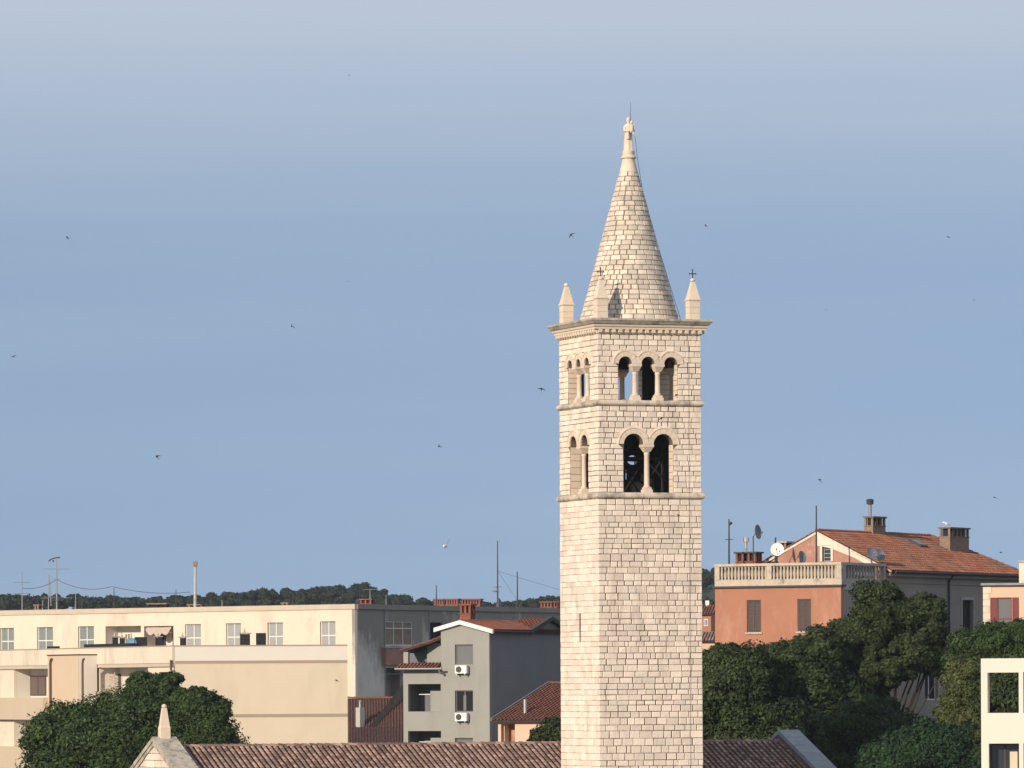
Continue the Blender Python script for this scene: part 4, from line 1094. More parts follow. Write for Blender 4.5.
fillw(g1,GF,kind='none',gm='blind_and_shade',fm='blind_and_shade',depth=-.12,vb=0); fillw(g2,GF,kind='none',gm='dark',fm='blind_and_shade',depth=-.15,vb=1)
fillw(g3,GF,kind='none',gm='blind_and_shade',fm='blind_and_shade',depth=-.15,vb=0)
# a half-open curtain behind the middle window
m = MB(); a=g2[0][0]; b=g2[1][0]; m.fbox(GF,a+(b-a)*.42,a+(b-a)*.58,g2[0][1]+.1,g2[2][1]-.3,-.2,-.13); m.build('curtain', M['blind_and_shade'], Gh)
# side wall
LS = GS.t(585,640); s1 = GS.t(530,625); s2 = GS.t(549,625); zs2 = GS.z(549,620)
SLp = (zs2-ze)/(s2-s1); s3 = s2+(s2-s1)
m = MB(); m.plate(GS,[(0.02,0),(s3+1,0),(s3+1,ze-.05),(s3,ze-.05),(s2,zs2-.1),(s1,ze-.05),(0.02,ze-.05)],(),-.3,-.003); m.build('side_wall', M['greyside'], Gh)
# back + left walls
bk = GS.pt(s3+1,0,-.3)
lf = F((GF.pt(tW,0).x,GF.pt(tW,0).y),65); m = MB(); m.fbox(lf,.3,s3+1,0,zel-.1,-.0,.3); 
m.hexa([GS.pt(s3+.7,0,-.3),GS.pt(s3+1,0,-.3),lf.pt(s3+1,0,0),lf.pt(s3+.7,0,0)]+[v+Vector((0,0,ze-.1)) for v in (GS.pt(s3+.7,0,-.3),GS.pt(s3+1,0,-.3),lf.pt(s3+1,0,0),lf.pt(s3+.7,0,0))])
m.build('wall', M['grey'], Gh)
# roofs
gd = GS.d; rl = s3+1.3
def gpt(t_, s_, z): q_ = GF.o+GF.d*t_+gd*s_; return Vector((q_.x,q_.y,z))
sl = (za-ze)/ta; ov = .25
ro = make_slope([gpt(-ov,-.15,ze-sl*ov+.06),gpt(-ov,rl,ze-sl*ov+.06),gpt(ta,rl,za+.06),gpt(ta,-.15,za+.06)], gd, M['tiler'], Gh, w=.25, ln=.4, rr=.08)
make_slope([gpt(tW+ov,-.15,zel-sl*ov+.06),gpt(tW+ov,rl,zel-sl*ov+.06),gpt(ta,rl,za+.06),gpt(ta,-.15,za+.06)], gd, M['tiler'], Gh, w=.25, ln=.4, rr=.08)
ridge_caps(ro, gpt(ta,-.1,za+.08), gpt(ta,rl,za+.08), M['tiler'], .12)
# cross gable over the side wall
def xg(s_, t_, z): return gpt(t_, s_, z)
tx = ta*.98
make_slope([xg(s1-.2,-.2,ze-.02),xg(s1-.2,tx,ze-.02),xg(s2,tx,zs2+.1),xg(s2,-.2,zs2+.1)], GF.d, M['tiler'], Gh, w=.25, ln=.4, rr=.08)
make_slope([xg(s3+.2,-.2,ze-.02),xg(s3+.2,tx,ze-.02),xg(s2,tx,zs2+.1),xg(s2,-.2,zs2+.1)], GF.d, M['tiler'], Gh, w=.25, ln=.4, rr=.08)
m = MB()
for (p,q_) in (((s1-.3,ze-.08),(s2,zs2+.08)),((s2,zs2+.08),(s3+.3,ze-.08))):
    m.plate(GS,[(p[0],p[1]-.1),(q_[0],q_[1]-.1),(q_[0],q_[1]+.16),(p[0],p[1]+.16)],(),.0,.28)
m.build('verge_board', M['dmetal'], Gh)
# white verge on the front gable
m = MB()
for (p,q_) in (((ta,za+.0),(-ov-.1,ze-sl*(ov+.1))),((ta,za+.0),(tW+ov+.15,zel-sl*(ov+.15)))):
    m.plate(GF,[(p[0],p[1]-.12),(q_[0],q_[1]-.12),(q_[0],q_[1]+.14),(p[0],p[1]+.14)],(),.003,.26)
m.build('verge', M['whitepaint'], Gh)
m = MB(); m.tube([GS.pt(0,ze-.08,.25),GS.pt(s1-.3,ze-.08,.25)],.08,8); m.build('gutter', M['dmetal'], Gh)
m = MB(); q_ = gpt(ta*.55,4.9,0); m.box(q_.x-.25,q_.x+.3,q_.y-.3,q_.y+.3,ze,za-.15); m.build('roof_hatch', M['black'], Gh)
# chimney of the gabled house
def brick_chimney(parent, f, px0, px1, y0, y1, mt='brick', dep=.9, capmat='concrete', slots=3, z0=None, name='chimney'):
    a,b = f.t(px0,(y0+y1)/2),f.t(px1,(y0+y1)/2); a,b=min(a,b),max(a,b); zt=f.z((px0+px1)/2,y0); zb=z0 if z0 is not None else f.z((px0+px1)/2,y1)
    m = MB(); h=zt-zb; w=b-a; sh = max(zb+.05, zt-.14-min(.5,h*.45))
    m.fbox(f,a,b,zb,sh,-dep,0); m.fbox(f,a-.05,b+.05,sh,sh+.05,-dep-.05,.05)
    nsl = slots; top = zt-.1
    for k in range(nsl+1):
        tt = a+(w-.14)*k/nsl; m.fbox(f,tt,tt+.14,sh+.05,top,-.14,0); m.fbox(f,tt,tt+.14,sh+.05,top,-dep,-dep+.14)
    nd = max(1,int(dep/.4))
    for k in range(1,nd):
        oo = -dep*k/nd; m.fbox(f,a,a+.14,sh+.05,top,oo-.07,oo+.07); m.fbox(f,b-.14,b,sh+.05,top,oo-.07,oo+.07)
    o = m.build(name, M[mt], parent)
    m = MB(); m.fbox(f,a+.16,b-.16,sh+.05,top-.002,-dep+.16,-.16); m.build('flue', M['black'], o)
    m = MB(); m.fbox(f,a-.09,b+.09,top,zt,-dep-.09,.09); m.build('cap', M[capmat], o)
    return o
gcf = GF.shift(-3.0); brick_chimney(Gh, gcf, 460, 470.5, 604, 622, 'brick', .75, 'brick', 2)
# left wing
zt = GF.z(420,668); w1 = rect(GF.t(440.5,700),GF.t(408,700),GF.z(424,711.5),GF.z(424,684)); w1[0]=(w1[0][0]+.0,w1[0][1])
o1 = (tW+.02, GF.t(408,700), GF.z(424,711.5), GF.z(424,684)); o2 = (tW+.02, GF.t(408,750), GF.z(424,760), GF.z(424,731))
m = MB(); m.plate(GF,[(tW+.003,0),(tWL,0),(tWL,zt),(tW+.003,zt)],[rect(o1[0]+.02,o1[1],o1[2],o1[3]),rect(o2[0]+.02,o2[1],o2[2],o2[3])],-.3,-.02); m.build('wing_wall', M['grey'], Gh)
for (a,b,z0,z1) in (o1,o2):
    recess(GF,a+.02,b,z0,z1,1.8,'blind_and_shade',Gh); m=MB(); m.fbox(GF,a+.05,a+(b-a)*.42,z0+.01,z1-.45,-1.3,-.5); m.build('loggia_wall', M['grey'], Gh)
    m=MB(); m.tube([GF.pt(a+(b-a)*.4,z0+(z1-z0)*.62,-.45),GF.pt(a+(b-a)*.75,z0+(z1-z0)*.62,-.45)],.03,5); m.build('laundry_rail', M['whitepaint'], Gh)
m = MB(); wf = F((GF.pt(tWL,0).x,GF.pt(tWL,0).y),65); m.fbox(wf,.3,7,0,zt,-.0,.3); m.hexa([gpt(tW,.35,zt-.2),gpt(tWL,.35,zt-.2),gpt(tWL,7,zt-.2),gpt(tW,7,zt-.2)]+[gpt(tW,.35,zt-.05),gpt(tWL,.35,zt-.05),gpt(tWL,7,zt-.05),gpt(tW,7,zt-.05)]); m.build('wing_wall', M['grey'], Gh)
zc0 = GF.z(420,668.5); zc1 = GF.z(420,663.0)
make_slope([gpt(tW-.0,-.55,zc0+.02),gpt(tWL+.15,-.55,zc0+.02),gpt(tWL+.15,.25,zc1),gpt(tW-.0,.25,zc1)], GF.d, M['tiler'], Gh, w=.25, ln=.4, rr=.08, name='canopy')
m = MB(); m.tube([gpt(tW-.35,-.62,zc0-.03),gpt(tWL+.3,-.62,zc0-.03)],.07,8); m.tube([gpt(tW-.1,-.62,zc0-.03),gpt(tW-.15,-.5,zc0-.3),gpt(tW-.3,-.1,zc0-.4)],.06,6); m.build('gutter', M['metal'], Gh)
# upper set-back storey of wing
zu = GF.z(434,643); sb = 1.6
GU = GF.shift(-sb); tm = GU.t(427,650)
m = MB(); m.fbox(GU,tW+.003,tm,zt-.05,zu,-.3,0); m.build('upper_wall', M['grey'], Gh)
tl2 = GU.t(408,650)
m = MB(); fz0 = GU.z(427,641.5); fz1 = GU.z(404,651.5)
m.plate(GU,[(tm,zt-.05),(tl2+.3,zt-.05),(tl2+.3,fz1-.05),(tm,fz0-.05)],(),-.6,-.3); m.build('upper_wall', M['blind_and_shade'], Gh)  # dark grey puts the shade of the recess into this panel's colour
m = MB(); m.fbox(GF,tWL-.35,tWL-.02,zt+.3,GF.z(405,652),-.28,-.02); m.build('corner_post', M['grey'], Gh)
make_slope([gpt(tWL+.2,-.1,GF.z(403,651.3)),gpt(tWL+.2,3.2,GF.z(403,651.3)),gpt(tW,3.2,GF.z(441,634.5)),gpt(tW,.9,GF.z(441,634.5)),gpt((tW+tWL)/2-.3,.9,(GF.z(403,651.3)+GF.z(441,634.5))/2)], gd, M['tiler'], Gh, w=.25, ln=.4, rr=.08)
m=MB(); m.tube([GU.pt(tm+.1,zt+1.3,-.5),GU.pt(tl2-.2,zt+1.3,-.5)],.03,5); m.build('laundry_rail', M['whitepaint'], Gh)
# AC units
def ac_unit(f, px0, px1, y0, y1, label, grp):
    a,b=f.t(px0,y0),f.t(px1,y0); a,b=min(a,b),max(a,b); z1=f.z(px0,y0); z0=f.z(px0,y1)
    t = thing('air_conditioner', label, 'air conditioner', f.pt((a+b)/2,z0,.2), grp)
    m=MB(); m.fbox(f,a,b,z0,z1,.08,.40); m.build('casing', M['whitepaint'], t)
    # the fan sits on the photo-left side of the front
    cc = f.pt(b-(z1-z0)*.52,(z0+z1)/2,.405); m=MB(); n=20; r_=(z1-z0)*.40; d3=Vector((f.d.x,f.d.y,0)); n3=Vector((f.n.x,f.n.y,0))
    m.mesh([cc+d3*r_*math.cos(k*2*math.pi/n)+Vector((0,0,r_*math.sin(k*2*math.pi/n))) for k in range(n)]+[cc+n3*.03+d3*r_*.9*math.cos(k*2*math.pi/n)+Vector((0,0,r_*.9*math.sin(k*2*math.pi/n))) for k in range(n)],
           [tuple(range(n,2*n))]+[(k,(k+1)%n,(k+1)%n+n,k+n) for k in range(n)], .5); m.build('fan_grille', M['dmetal'], t)
    m=MB(); m.fbox(f,a+.1,a+.16,z0-.1,z0,.0,.4); m.fbox(f,b-.16,b-.1,z0-.1,z0,.0,.4); m.build('bracket', M['metal'], t)
ac_unit(GF,457.5,469,665.5,673.5,'white air conditioner under the upper window of the grey gabled house','air conditioners on the grey house')
ac_unit(GF,457.5,469,713,721,'white air conditioner under the lower window of the grey gabled house','air conditioners on the grey house')

# ================================================================== PEACH HOUSE (between grey house and tower)
c = P(498,719,347); PF = F((c.x,c.y),-25); Ph = thing('small_house', 'small peach house with brown tiled roof between the grey house and the tower', 'house', (c.x,c.y,0))
pe = c.z-.1; W_ = 11.0; dB = Vector((-PF.n.x,-PF.n.y)); depthR = 8.2; rise = P(553,683.5,347+depthR*.9).z-pe
def ppt(t_, s_, z): q_ = PF.o+PF.d*t_+dB*s_; return Vector((q_.x,q_.y,z))
pr_ = make_slope([ppt(-.25,-.35,pe),ppt(W_,-.35,pe),ppt(W_,depthR,pe+rise),ppt(-.25,depthR,pe+rise)], PF.d, M['tileb'], Ph, w=.25, ln=.38, rr=.08)
make_slope([ppt(-.25,depthR*2,pe+.4),ppt(W_,depthR*2,pe+.4),ppt(W_,depthR,pe+rise),ppt(-.25,depthR,pe+rise)], PF.d, M['tileb'], Ph, w=.25, ln=.38, rr=.08)
ridge_caps(pr_, ppt(-.25,depthR,pe+rise), ppt(W_,depthR,pe+rise), M['tileb'])
m=MB(); 
for k in range(1): m.hexa([ppt(-.32,-.4,pe-.02),ppt(-.22,-.4,pe-.02),ppt(-.22,depthR,pe+rise-.02),ppt(-.32,depthR,pe+rise-.02)]+[ppt(-.32,-.4,pe+.16),ppt(-.22,-.4,pe+.16),ppt(-.22,depthR,pe+rise+.16),ppt(-.32,depthR,pe+rise+.16)])
m.build('verge', M['blind_and_shade'], Ph)
d1=(PF.t(501,730),PF.t(515,730),PF.z(508,775),PF.z(508,724)); d2=(PF.t(529.5,730),PF.t(545,730),PF.z(537,742),PF.z(537,729.5))
m=MB(); m.plate(PF,[(0,0),(W_-.3,0),(W_-.3,pe-.05),(0,pe-.05)],[rect(*d1[:2],d1[2],d1[3]),rect(*d2[:2],d2[2],d2[3])],-.3,0); m.build('wall', M['peach'], Ph)
recess(PF,d1[0],d1[1],d1[2],d1[3],1.0,'pinkold',Ph,'porch'); pf2=PF.shift(-1.0); m=MB(); m.fbox(pf2,d1[0]+.55,d1[1],d1[2],d1[3]-.25,.02,.1); m.build('door', M['whitepaint'], Ph)
window(PF,d2[0],d2[1],d2[2],d2[3],Ph,'none',gm='dark',fm='darkwood')
PS=F((c.x,c.y),65); PS.n=-PF.d
m=MB(); m.plate(PS,[(.3,0),(depthR*2-.3,0),(depthR*2-.3,pe+.2),(depthR,pe+rise-.15),(.3,pe-.05)],(),-.3,0); m.build('wall', M['peach'], Ph)
m=MB(); q_=ppt(1.3,1.2,pe+.3); m.tube([q_,q_+Vector((0,0,1.0))],.12,8); m.build('flue', M['metal'], Ph)

# ================================================================== RED ROOF HOUSE bottom left of grey house
c=P(347.8,722,405); QF=F((c.x,c.y),1.7); Qh=thing('small_house','low house under rust red roofs between the cream block and the grey gabled house','house',(c.x,c.y,0))
dB=Vector((-QF.n.x,-QF.n.y)); qe=P(350,752,405).z; qr=P(350,698.5,412).z
def qpt(t_,s_,z): a_=QF.o+QF.d*t_+dB*s_; return Vector((a_.x,a_.y,z))
WQ=QF.t(418,720)
t_lo=0.0
r1=make_slope([qpt(t_lo,0,qe),qpt(WQ,0,qe),qpt(WQ,7,qr),qpt(t_lo,7,qr)],QF.d,M['tiler'],Qh,w=.21,ln=.38,rr=.028)
ridge_caps(r1,qpt(t_lo,7,qr),qpt(WQ,7,qr),M['tiler'])
m=MB(); m.hexa([qpt(t_lo,.3,0),qpt(WQ,.3,0),qpt(WQ,13,0),qpt(t_lo,13,0)]+[qpt(t_lo,.3,qe-.15),qpt(WQ,.3,qe-.15),qpt(WQ,13,qe-.15),qpt(t_lo,13,qe-.15)]); m.build('wall',M['pinkold'],Qh)
m=MB(); m.mesh([qpt(t_lo+.02,.3,qe-.1),qpt(t_lo+.02,7,qr-.1),qpt(t_lo+.02,13,qe-.1),qpt(t_lo+.2,.3,qe-.1),qpt(t_lo+.2,7,qr-.1),qpt(t_lo+.2,13,qe-.1)],[(0,1,2),(3,4,5),(0,1,4,3),(1,2,5,4)],.5); m.build('gable',M['pinkold'],Qh)
# a dark stepped party wall running up the roof
tz=lambda s_: qe+(qr-qe)*s_/7
pa=(QF.t(365,722),3.3); pb=(QF.t(404,700),6.9)
m=MB(); A_=qpt(pa[0],pa[1]-1.2,tz(pa[1]-1.2)); B_=qpt(pb[0],pb[1],tz(pb[1])); 
m.hexa([A_,B_,B_+Vector((.1,.35,0)),A_+Vector((.1,.35,0))]+[A_+Vector((0,0,.25)),B_+Vector((0,0,1.1)),B_+Vector((.1,.35,1.1)),A_+Vector((.1,.35,.25))]); m.build('party_wall',M['inner'],Qh)
# front lower roof
make_slope([qpt(t_lo+.2,-2.5,qe-.2),qpt(WQ,-2.5,qe-.2),qpt(WQ,1.9,P(380,727,407).z),qpt(t_lo+.2,1.9,P(380,727,407).z)],QF.d,M['tiled'],Qh,w=.21,ln=.38,rr=.028)
p_=P(360,715,408); q2=F((p_.x,p_.y),50); m=MB(); m.fbox(q2,0,.5,q2.z(360,728),q2.z(360,707.5),-.42,0); co=m.build('chimney',M['concrete'],Qh)
m=MB(); a_=q2.pt(.25,q2.z(360,707.5),-.2); m.tube([a_,a_+Vector((0,0,.4))],.1,8); m.lathe((a_.x,a_.y),[(.15,a_.z+.4),(.05,a_.z+.55)],8); m.build('flue',M['metal'],co)

# ================================================================== ORANGE TERRACE HOUSE + OLD HIPPED HOUSE (right)
c=P(841.5,690,350); OF=F((c.x,c.y),150); OS=F((c.x,c.y),60)
oz=OF.z(841.5,584.5); ozt=OF.z(841.5,562.0)
Ot=thing('terrace_house','orange rendered house with roof terrace balustrade and two dark shuttered windows','house',(c.x,c.y,0))
wO=OF.t(715,600)
o1=rect(OF.t(761,610),OF.t(746.8,610),OF.z(754,632.5),OF.z(754,600)); o2=rect(OF.t(811,610),OF.t(797.5,610),OF.z(804,631.5),OF.z(804,599))
o3=[(a,z-3.6) for a,z in o1]; o4=[(a,z-3.6) for a,z in o2]
m=MB(); m.plate(OF,[(0,0),(wO,0),(wO,oz-.12),(0,oz-.12)],[o1,o2,o3,o4],-.3,0); m.build('wall',M['orange'],Ot)
for g in (o1,o2,o3,o4): window(OF,g[0][0],g[1][0],g[0][1],g[2][1],Ot,'shut','darkwood',depth=-.12,sill='balu')
sg=OS.t(886,561)   # where the terrace ends
m=MB(); m.fbox(OS,.31,sg,0,oz-.12,-.3,-.003); m.build('wall',M['oldgrey'],Ot)
m=MB(); m.fbox(OF,-.12,wO+.1,oz-.12,oz,-.5,.16); m.build('cornice',M['dmetal'],Ot)
m=MB(); m.hexa([OF.pt(0,oz-.3,-.3),OF.pt(wO,oz-.3,-.3),OF.pt(wO,oz-.3,-.3)+Vector((OS.d.x*sg,OS.d.y*sg,0)),OF.pt(0,oz-.3,-.3)+Vector((OS.d.x*(sg-.3),OS.d.y*(sg-.3),0))]+[OF.pt(0,oz+.02,-.3),OF.pt(wO,oz+.02,-.3),OF.pt(wO,oz+.02,-.3)+Vector((OS.d.x*sg,OS.d.y*sg,0)),OF.pt(0,oz+.02,-.3)+Vector((OS.d.x*(sg-.3),OS.d.y*(sg-.3),0))]); m.build('terrace_floor',M['concrete'],Ot)
lf_=F((OF.pt(wO,0).x,OF.pt(wO,0).y),60); lf_.n=OF.d.copy(); m=MB(); m.fbox(lf_,.3,sg,0,oz-.12,-.3,-.003); m.build('wall',M['orange'],Ot)
def balustrade(f,t0,t1,z0,z1,parent,posts,mt,nb,label=None):
    m=MB(); m.fbox(f,t0,t1,z0,z0+.38,-.28,-.02); m.fbox(f,t0,t1,z1-.16,z1,-.33,.03)
    for p in posts: m.fbox(f,p-.17,p+.17,z0+.38,z1-.16,-.30,.0)
    b=m.build('balustrade',M[mt],parent)
    if label: b['label']=label
    first=None; ps=sorted(posts); tot=sum(ps[i+1]-ps[i] for i in range(len(ps)-1))
    for i in range(len(ps)-1):
        n=round(nb*(ps[i+1]-ps[i])/tot)
        a=ps[i]+.17; w=(ps[i+1]-ps[i]-.34)
        for k in range(n):
            tt=a+w*(k+.5)/n; q_=f.pt(tt,0,-.15)
            if first is None:
                m=MB(); zz0,zz1=z0+.38,z1-.16; h=zz1-zz0
                m.lathe((0,0),[(.085,0),(.085,.05),(.06,.09),(.09,h*.32),(.088,h*.42),(.06,h*.72),(.065,h*.85),(.085,h-.05),(.085,h)],8)
                first=m.build('baluster',M[mt],None,True); first.location=Vector((q_.x,q_.y,zz0))-origin_of(parent); first.parent=b; fz=zz0
            else:
                o=first.copy(); S.collection.objects.link(o); o.parent=b; o.location=Vector((q_.x,q_.y,fz))-origin_of(parent)
balustrade(OF,-.03,wO+.03,oz+.003,ozt,Ot,[.14,OF.t(769,575),wO-.15],'balu',33)
m=MB(); m.fbox(OF,.4,wO-.3,oz+.03,ozt-.2,-.62,-.58); m.fbox(OS,.65,sg-.3,oz+.03,ozt-.2,-.62,-.58); m.build('painted_shade_sheet',M['inner'],Ot)  # dark sheets added to paint the shade between the balusters; no real cloth
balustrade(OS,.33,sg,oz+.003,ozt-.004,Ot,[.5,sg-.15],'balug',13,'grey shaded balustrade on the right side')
# stain streak marks as real peeled plaster patch
# main hipped house
sE=OS.t(1019,572); OI=-OS.n
def opt(t_,u_,z): a_=OS.o+OS.d*t_+OI*u_; return Vector((a_.x,a_.y,z))
gu=(lambda: None)
# ridge u from apex px 817
A0=OS.o+OS.d*sg; kx,kz=ray(817,531); uR=(A0.x-kx*A0.y)/(kx*OI.y-OI.x); apex=A0+OI*uR; zR=CZ+kz*apex.y
zE=OS.z(900,571.5); WU=2*uR
Oh=thing('hipped_house','old grey house with weathered orange tiled hipped roof and peeling pink gable','house',(OS.pt(sg,0).x,OS.pt(sg,0).y,0))
rEnd=OS.o; 
B0=OS.o+OI*uR; kx2,_=ray(930,531); tR2=(kx2*B0.y-B0.x)/(OS.d.x-kx2*OS.d.y)
ovh=.45; slp=(zR-zE)/(uR+ovh)
mr=make_slope([opt(sg-.05,-ovh,zE),opt(sE+ovh,-ovh,zE),opt(tR2,uR,zR),opt(sg-.05,uR,zR)],OS.d,M['tileo'],Oh,w=.25,ln=.36,rr=.085)
make_slope([opt(sg-.05,WU+ovh,zE),opt(sE+ovh,WU+ovh,zE),opt(tR2,uR,zR),opt(sg-.05,uR,zR)],OS.d,M['tileo'],Oh,w=.25,ln=.36,rr=.085)
make_slope([opt(sE+ovh,-ovh,zE),opt(sE+ovh,WU+ovh,zE),opt(tR2,uR,zR)],OI,M['tileo'],Oh,w=.25,ln=.36,rr=.085)
ridge_caps(mr,opt(sg-.05,uR,zR+.02),opt(tR2,uR,zR+.02),M['tileo'],.14); ridge_caps(mr,opt(sE+ovh,-ovh,zE+.04),opt(tR2,uR,zR+.04),M['tileo'],.14)
# gable wall (peeling pink) facing the terrace
GG=F(opt(sg,0,0).xy,150)
q1=rect(GG.t(831,545),GG.t(822.5,545),GG.z(827,561.5),GG.z(827,545.5))
m=MB(); m.plate(GG,[(0.02,0),(WU,0),(WU,zE-.1),(uR,zR-.12),(.02,zE+.1)],[q1],-.3,0); m.build('gable_wall',M['pinkold'],Oh)
window(GG,q1[0][0],q1[1][0],q1[0][1],q1[2][1],Oh,'none',gm='glass',fm='tealshut',depth=-.15,hb=3,vb=0)
# whitewashed verge band and window surround
m=MB()
for (p,q_,w0,w1) in (((uR,zR-.02),(1.0,zR-.02-slp*(uR-1.0)),.1,.62),):
    m.plate(GG,[(p[0],p[1]-.0),(q_[0],q_[1]-.0),(q_[0],q_[1]-.42),(q_[0]+1.2,q_[1]-.42+slp*1.2),(p[0]-1.0,p[1]-1.1),(p[0],p[1]-.9)],(),.003,.02)
m.plate(GG,[(uR,zR-.02),(WU+ovh,zE-.05),(WU+ovh,zE-.2),(uR,zR-.17)],(),.003,.05)
m.plate(GG,[(uR,zR-.02),(-ovh+.05,zE+.02),(-ovh+.05,zE-.10),(uR,zR-.14)],(),.022,.05)
a,b=q1[0][0],q1[1][0]; z0,z1=q1[0][1],q1[2][1]
m.fbox(GG,a-.16,a-.003,z0,z1+.16,.024,.06); m.fbox(GG,b+.003,b+.16,z0,z1+.16,.024,.06); m.fbox(GG,a-.002,b+.002,z1+.003,z1+.16,.024,.058)
m.build('whitewash_trim',M['oldwhite'],Oh)
# side wall
wd=rect(OS.t(962,620),OS.t(973,620),OS.z(967,640),OS.z(967,600)); wd2=rect(OS.t(912,610),OS.t(922.5,610),OS.z(917,625),OS.z(917,599))
wd3=rect(OS.t(925,690),OS.t(938,690),OS.z(930,700),OS.z(930,672))
m=MB(); m.plate(OS,[(sg+.003,0),(sE,0),(sE,zE-.05),(sg+.003,zE-.05)],[wd,wd2,wd3],-.3,0); m.build('side_wall',M['oldgrey'],Oh)
window(OS,wd[0][0],wd[1][0],wd[0][1],wd[2][1],Oh,'none',gm='dark',fm='darkwood',depth=-.2,vb=1); window(OS,wd2[0][0],wd2[1][0],wd2[0][1],wd2[2][1],Oh,'none',gm='dark',fm='darkwood',depth=-.2)
window(OS,wd3[0][0],wd3[1][0],wd3[0][1],wd3[2][1],Oh,'none',gm='dark',fm='whitepaint',depth=-.2)
m=MB()
for g in (wd,wd2): 
    a,b,z0,z1=g[0][0],g[1][0],g[0][1],g[2][1]; m.fbox(OS,a-.18,a,z0,z1,.003,.05); m.fbox(OS,b,b+.18,z0,z1,.003,.05); m.fbox(OS,a-.18,b+.18,z1+.002,z1+.18,.003,.055)
m.build('window_surround',M['balug'],Oh)
m=MB(); zsc=OS.z(920,582.5); m.fbox(OS,sg,sE,zsc-.08,zsc,.003,.07); m.fbox(OS,sg,sE,zE-.32,zE-.12,.003,.30); m.build('eaves_moulding',M['oldgrey'],Oh)
m=MB(); m.tube([OS.pt(sg+.3,zE-.05,.5),OS.pt(sE+.4,zE-.05,.5)],.09,8); tt=OS.t(947.5,600); m.tube([OS.pt(tt,zE-.1,.48),OS.pt(tt,zE-.5,.12),OS.pt(tt,0,.12)],.07,8); m.build('downpipe',M['dmetal'],Oh)
m=MB()
for zz in (0,):
    e_=[opt(sE,0,0),opt(sE,WU,0),opt(sg,WU,0)]
    for p,q_ in zip(e_[:-1],e_[1:]):
        d_=(q_-p).normalized(); n_=Vector((-d_.y,d_.x,0))*.3; m.hexa([p,q_,q_+n_,p+n_]+[v+Vector((0,0,zE-.1)) for v in (p,q_,q_+n_,p+n_)])
m.build('wall',M['oldgrey'],Oh)
# skylight on the slope
nS=Vector((OS.n.x,OS.n.y,0)); 
def onslope(t_,u_,h=.0): return opt(t_,u_,zE+slp*(u_+ovh)+h)
tS=OS.t(912,545)+1.0
def slope_t(px,py):
    # find (t,u) on the main slope hitting pixel
    best=None
    kx,kz=ray(px,py)
    for i in range(0,200):
        u_=uR*i/200; o_=OS.o+OI*u_; t_=(kx*o_.y-o_.x)/(OS.d.x-kx*OS.d.y); z_=zE+slp*(u_+ovh); zz=CZ+kz*(o_.y+t_*OS.d.y)
        d_=abs(z_-zz)
        if best is None or d_<best[0]: best=(d_,t_,u_)
    return best[1],best[2]
t_,u_=slope_t(918,546)
m=MB(); pts=[onslope(t_-.55,u_-.45,.1),onslope(t_+.55,u_-.45,.1),onslope(t_+.55,u_+.45,.1),onslope(t_-.55,u_+.45,.1)]; m.hexa(pts+[p+Vector((0,0,.14)) for p in pts]); sk=m.build('skylight',M['dmetal'],Oh)
m=MB(); pts=[onslope(t_-.42,u_-.35,.245),onslope(t_+.42,u_-.35,.245),onslope(t_+.42,u_+.35,.245),onslope(t_-.42,u_+.35,.245)]; m.hexa(pts+[p+Vector((0,0,.02)) for p in pts]); m.build('pane',M['skylight'],sk)
# chimneys on hipped roof (front planes parallel to OS)
def roof_chimney(px0,px1,y0,back,mt,dep,slots,flue=None):
    f=OS.shift(-back); o=brick_chimney(Oh,f,px0,px1,y0,y0+30,mt,dep,'inner',slots,z0=zE+slp*min(back,WU-back)-.2); return f,o
f_,oc=roof_chimney(873,885.5,516.5,uR-.2,'brickold',.62,3)
q_=f_.pt(f_.t(874.5,510),0,-.32); zz=f_.z(871,517); m=MB(); m.tube([(q_.x,q_.y,zz-.1),(q_.x,q_.y,f_.z(871,504))],.11,10); m.build('flue_pipe',M['metal'],oc)
m=MB(); zt2=f_.z(871,498.5); m.lathe((q_.x,q_.y),[(.22,zt2-.36),(.24,zt2-.1),(.26,zt2-.08),(.12,zt2)],10); m.build('flue_cowl',M['dmetal'],oc)
f_,oc2=roof_chimney(950,969,527.5,2.6,'brickold',.75,5)
# back chimney behind the gable
m_f=OS.shift(-WU+.6); brick_chimney(Oh,m_f,786,796,541.5,560,'brickold',.6,'concrete',2,z0=zE)
gull_at=(f_.pt(f_.t(952.5,527),f_.z(950,527)+.02,-.45))

# ================================================================== PINK HOUSE far right
c=P(984,690,347); HF=F((c.x,c.y),-14); Hh=thing('pink_house','pale pink house with dark red shutters at the right edge of the photo','house',(c.x,c.y,0))
hz=HF.z(984,585.5); w_=rect(HF.t(997,610),HF.t(1012,610),HF.z(1004,640),HF.z(1004,597.5))
m=MB(); m.plate(HF,[(0,0),(9,0),(9,hz),(0,hz)],[w_],-.3,0); m.build('wall',M['peach'],Hh)
hw_=window(HF,w_[0][0],w_[1][0],w_[0][1],w_[2][1],Hh,'none',fm='redwood',depth=-.05,vb=0,hb=1,gm='blind_and_shade')
shutters(HF,w_[0][0]-.42,w_[0][0]-.02,w_[0][1],w_[2][1],.06,M['redwood'],hw_,1); shutters(HF,w_[1][0]+.02,w_[1][0]+.42,w_[0][1],w_[2][1],.06,M['redwood'],hw_,1)
m=MB(); z=0; k=0
while z<hz-.2: m.fbox(HF,-.03,.5 if k%2 else .34,z+.01,z+.38,.0,.035); z+=.4; k+=1
m.build('quoins',M['oldwhite'],Hh)
m=MB(); m.fbox(HF,-.12,9.2,hz,hz+.14,-7,.3); m.build('roof',M['lead'],Hh)
hs_=F((c.x,c.y),76); hs_.n=-HF.d; m=MB(); m.fbox(hs_,.3,6.5,0,hz-.002,-.3,-.0); m.build('wall',M['oldwhite'],Hh)
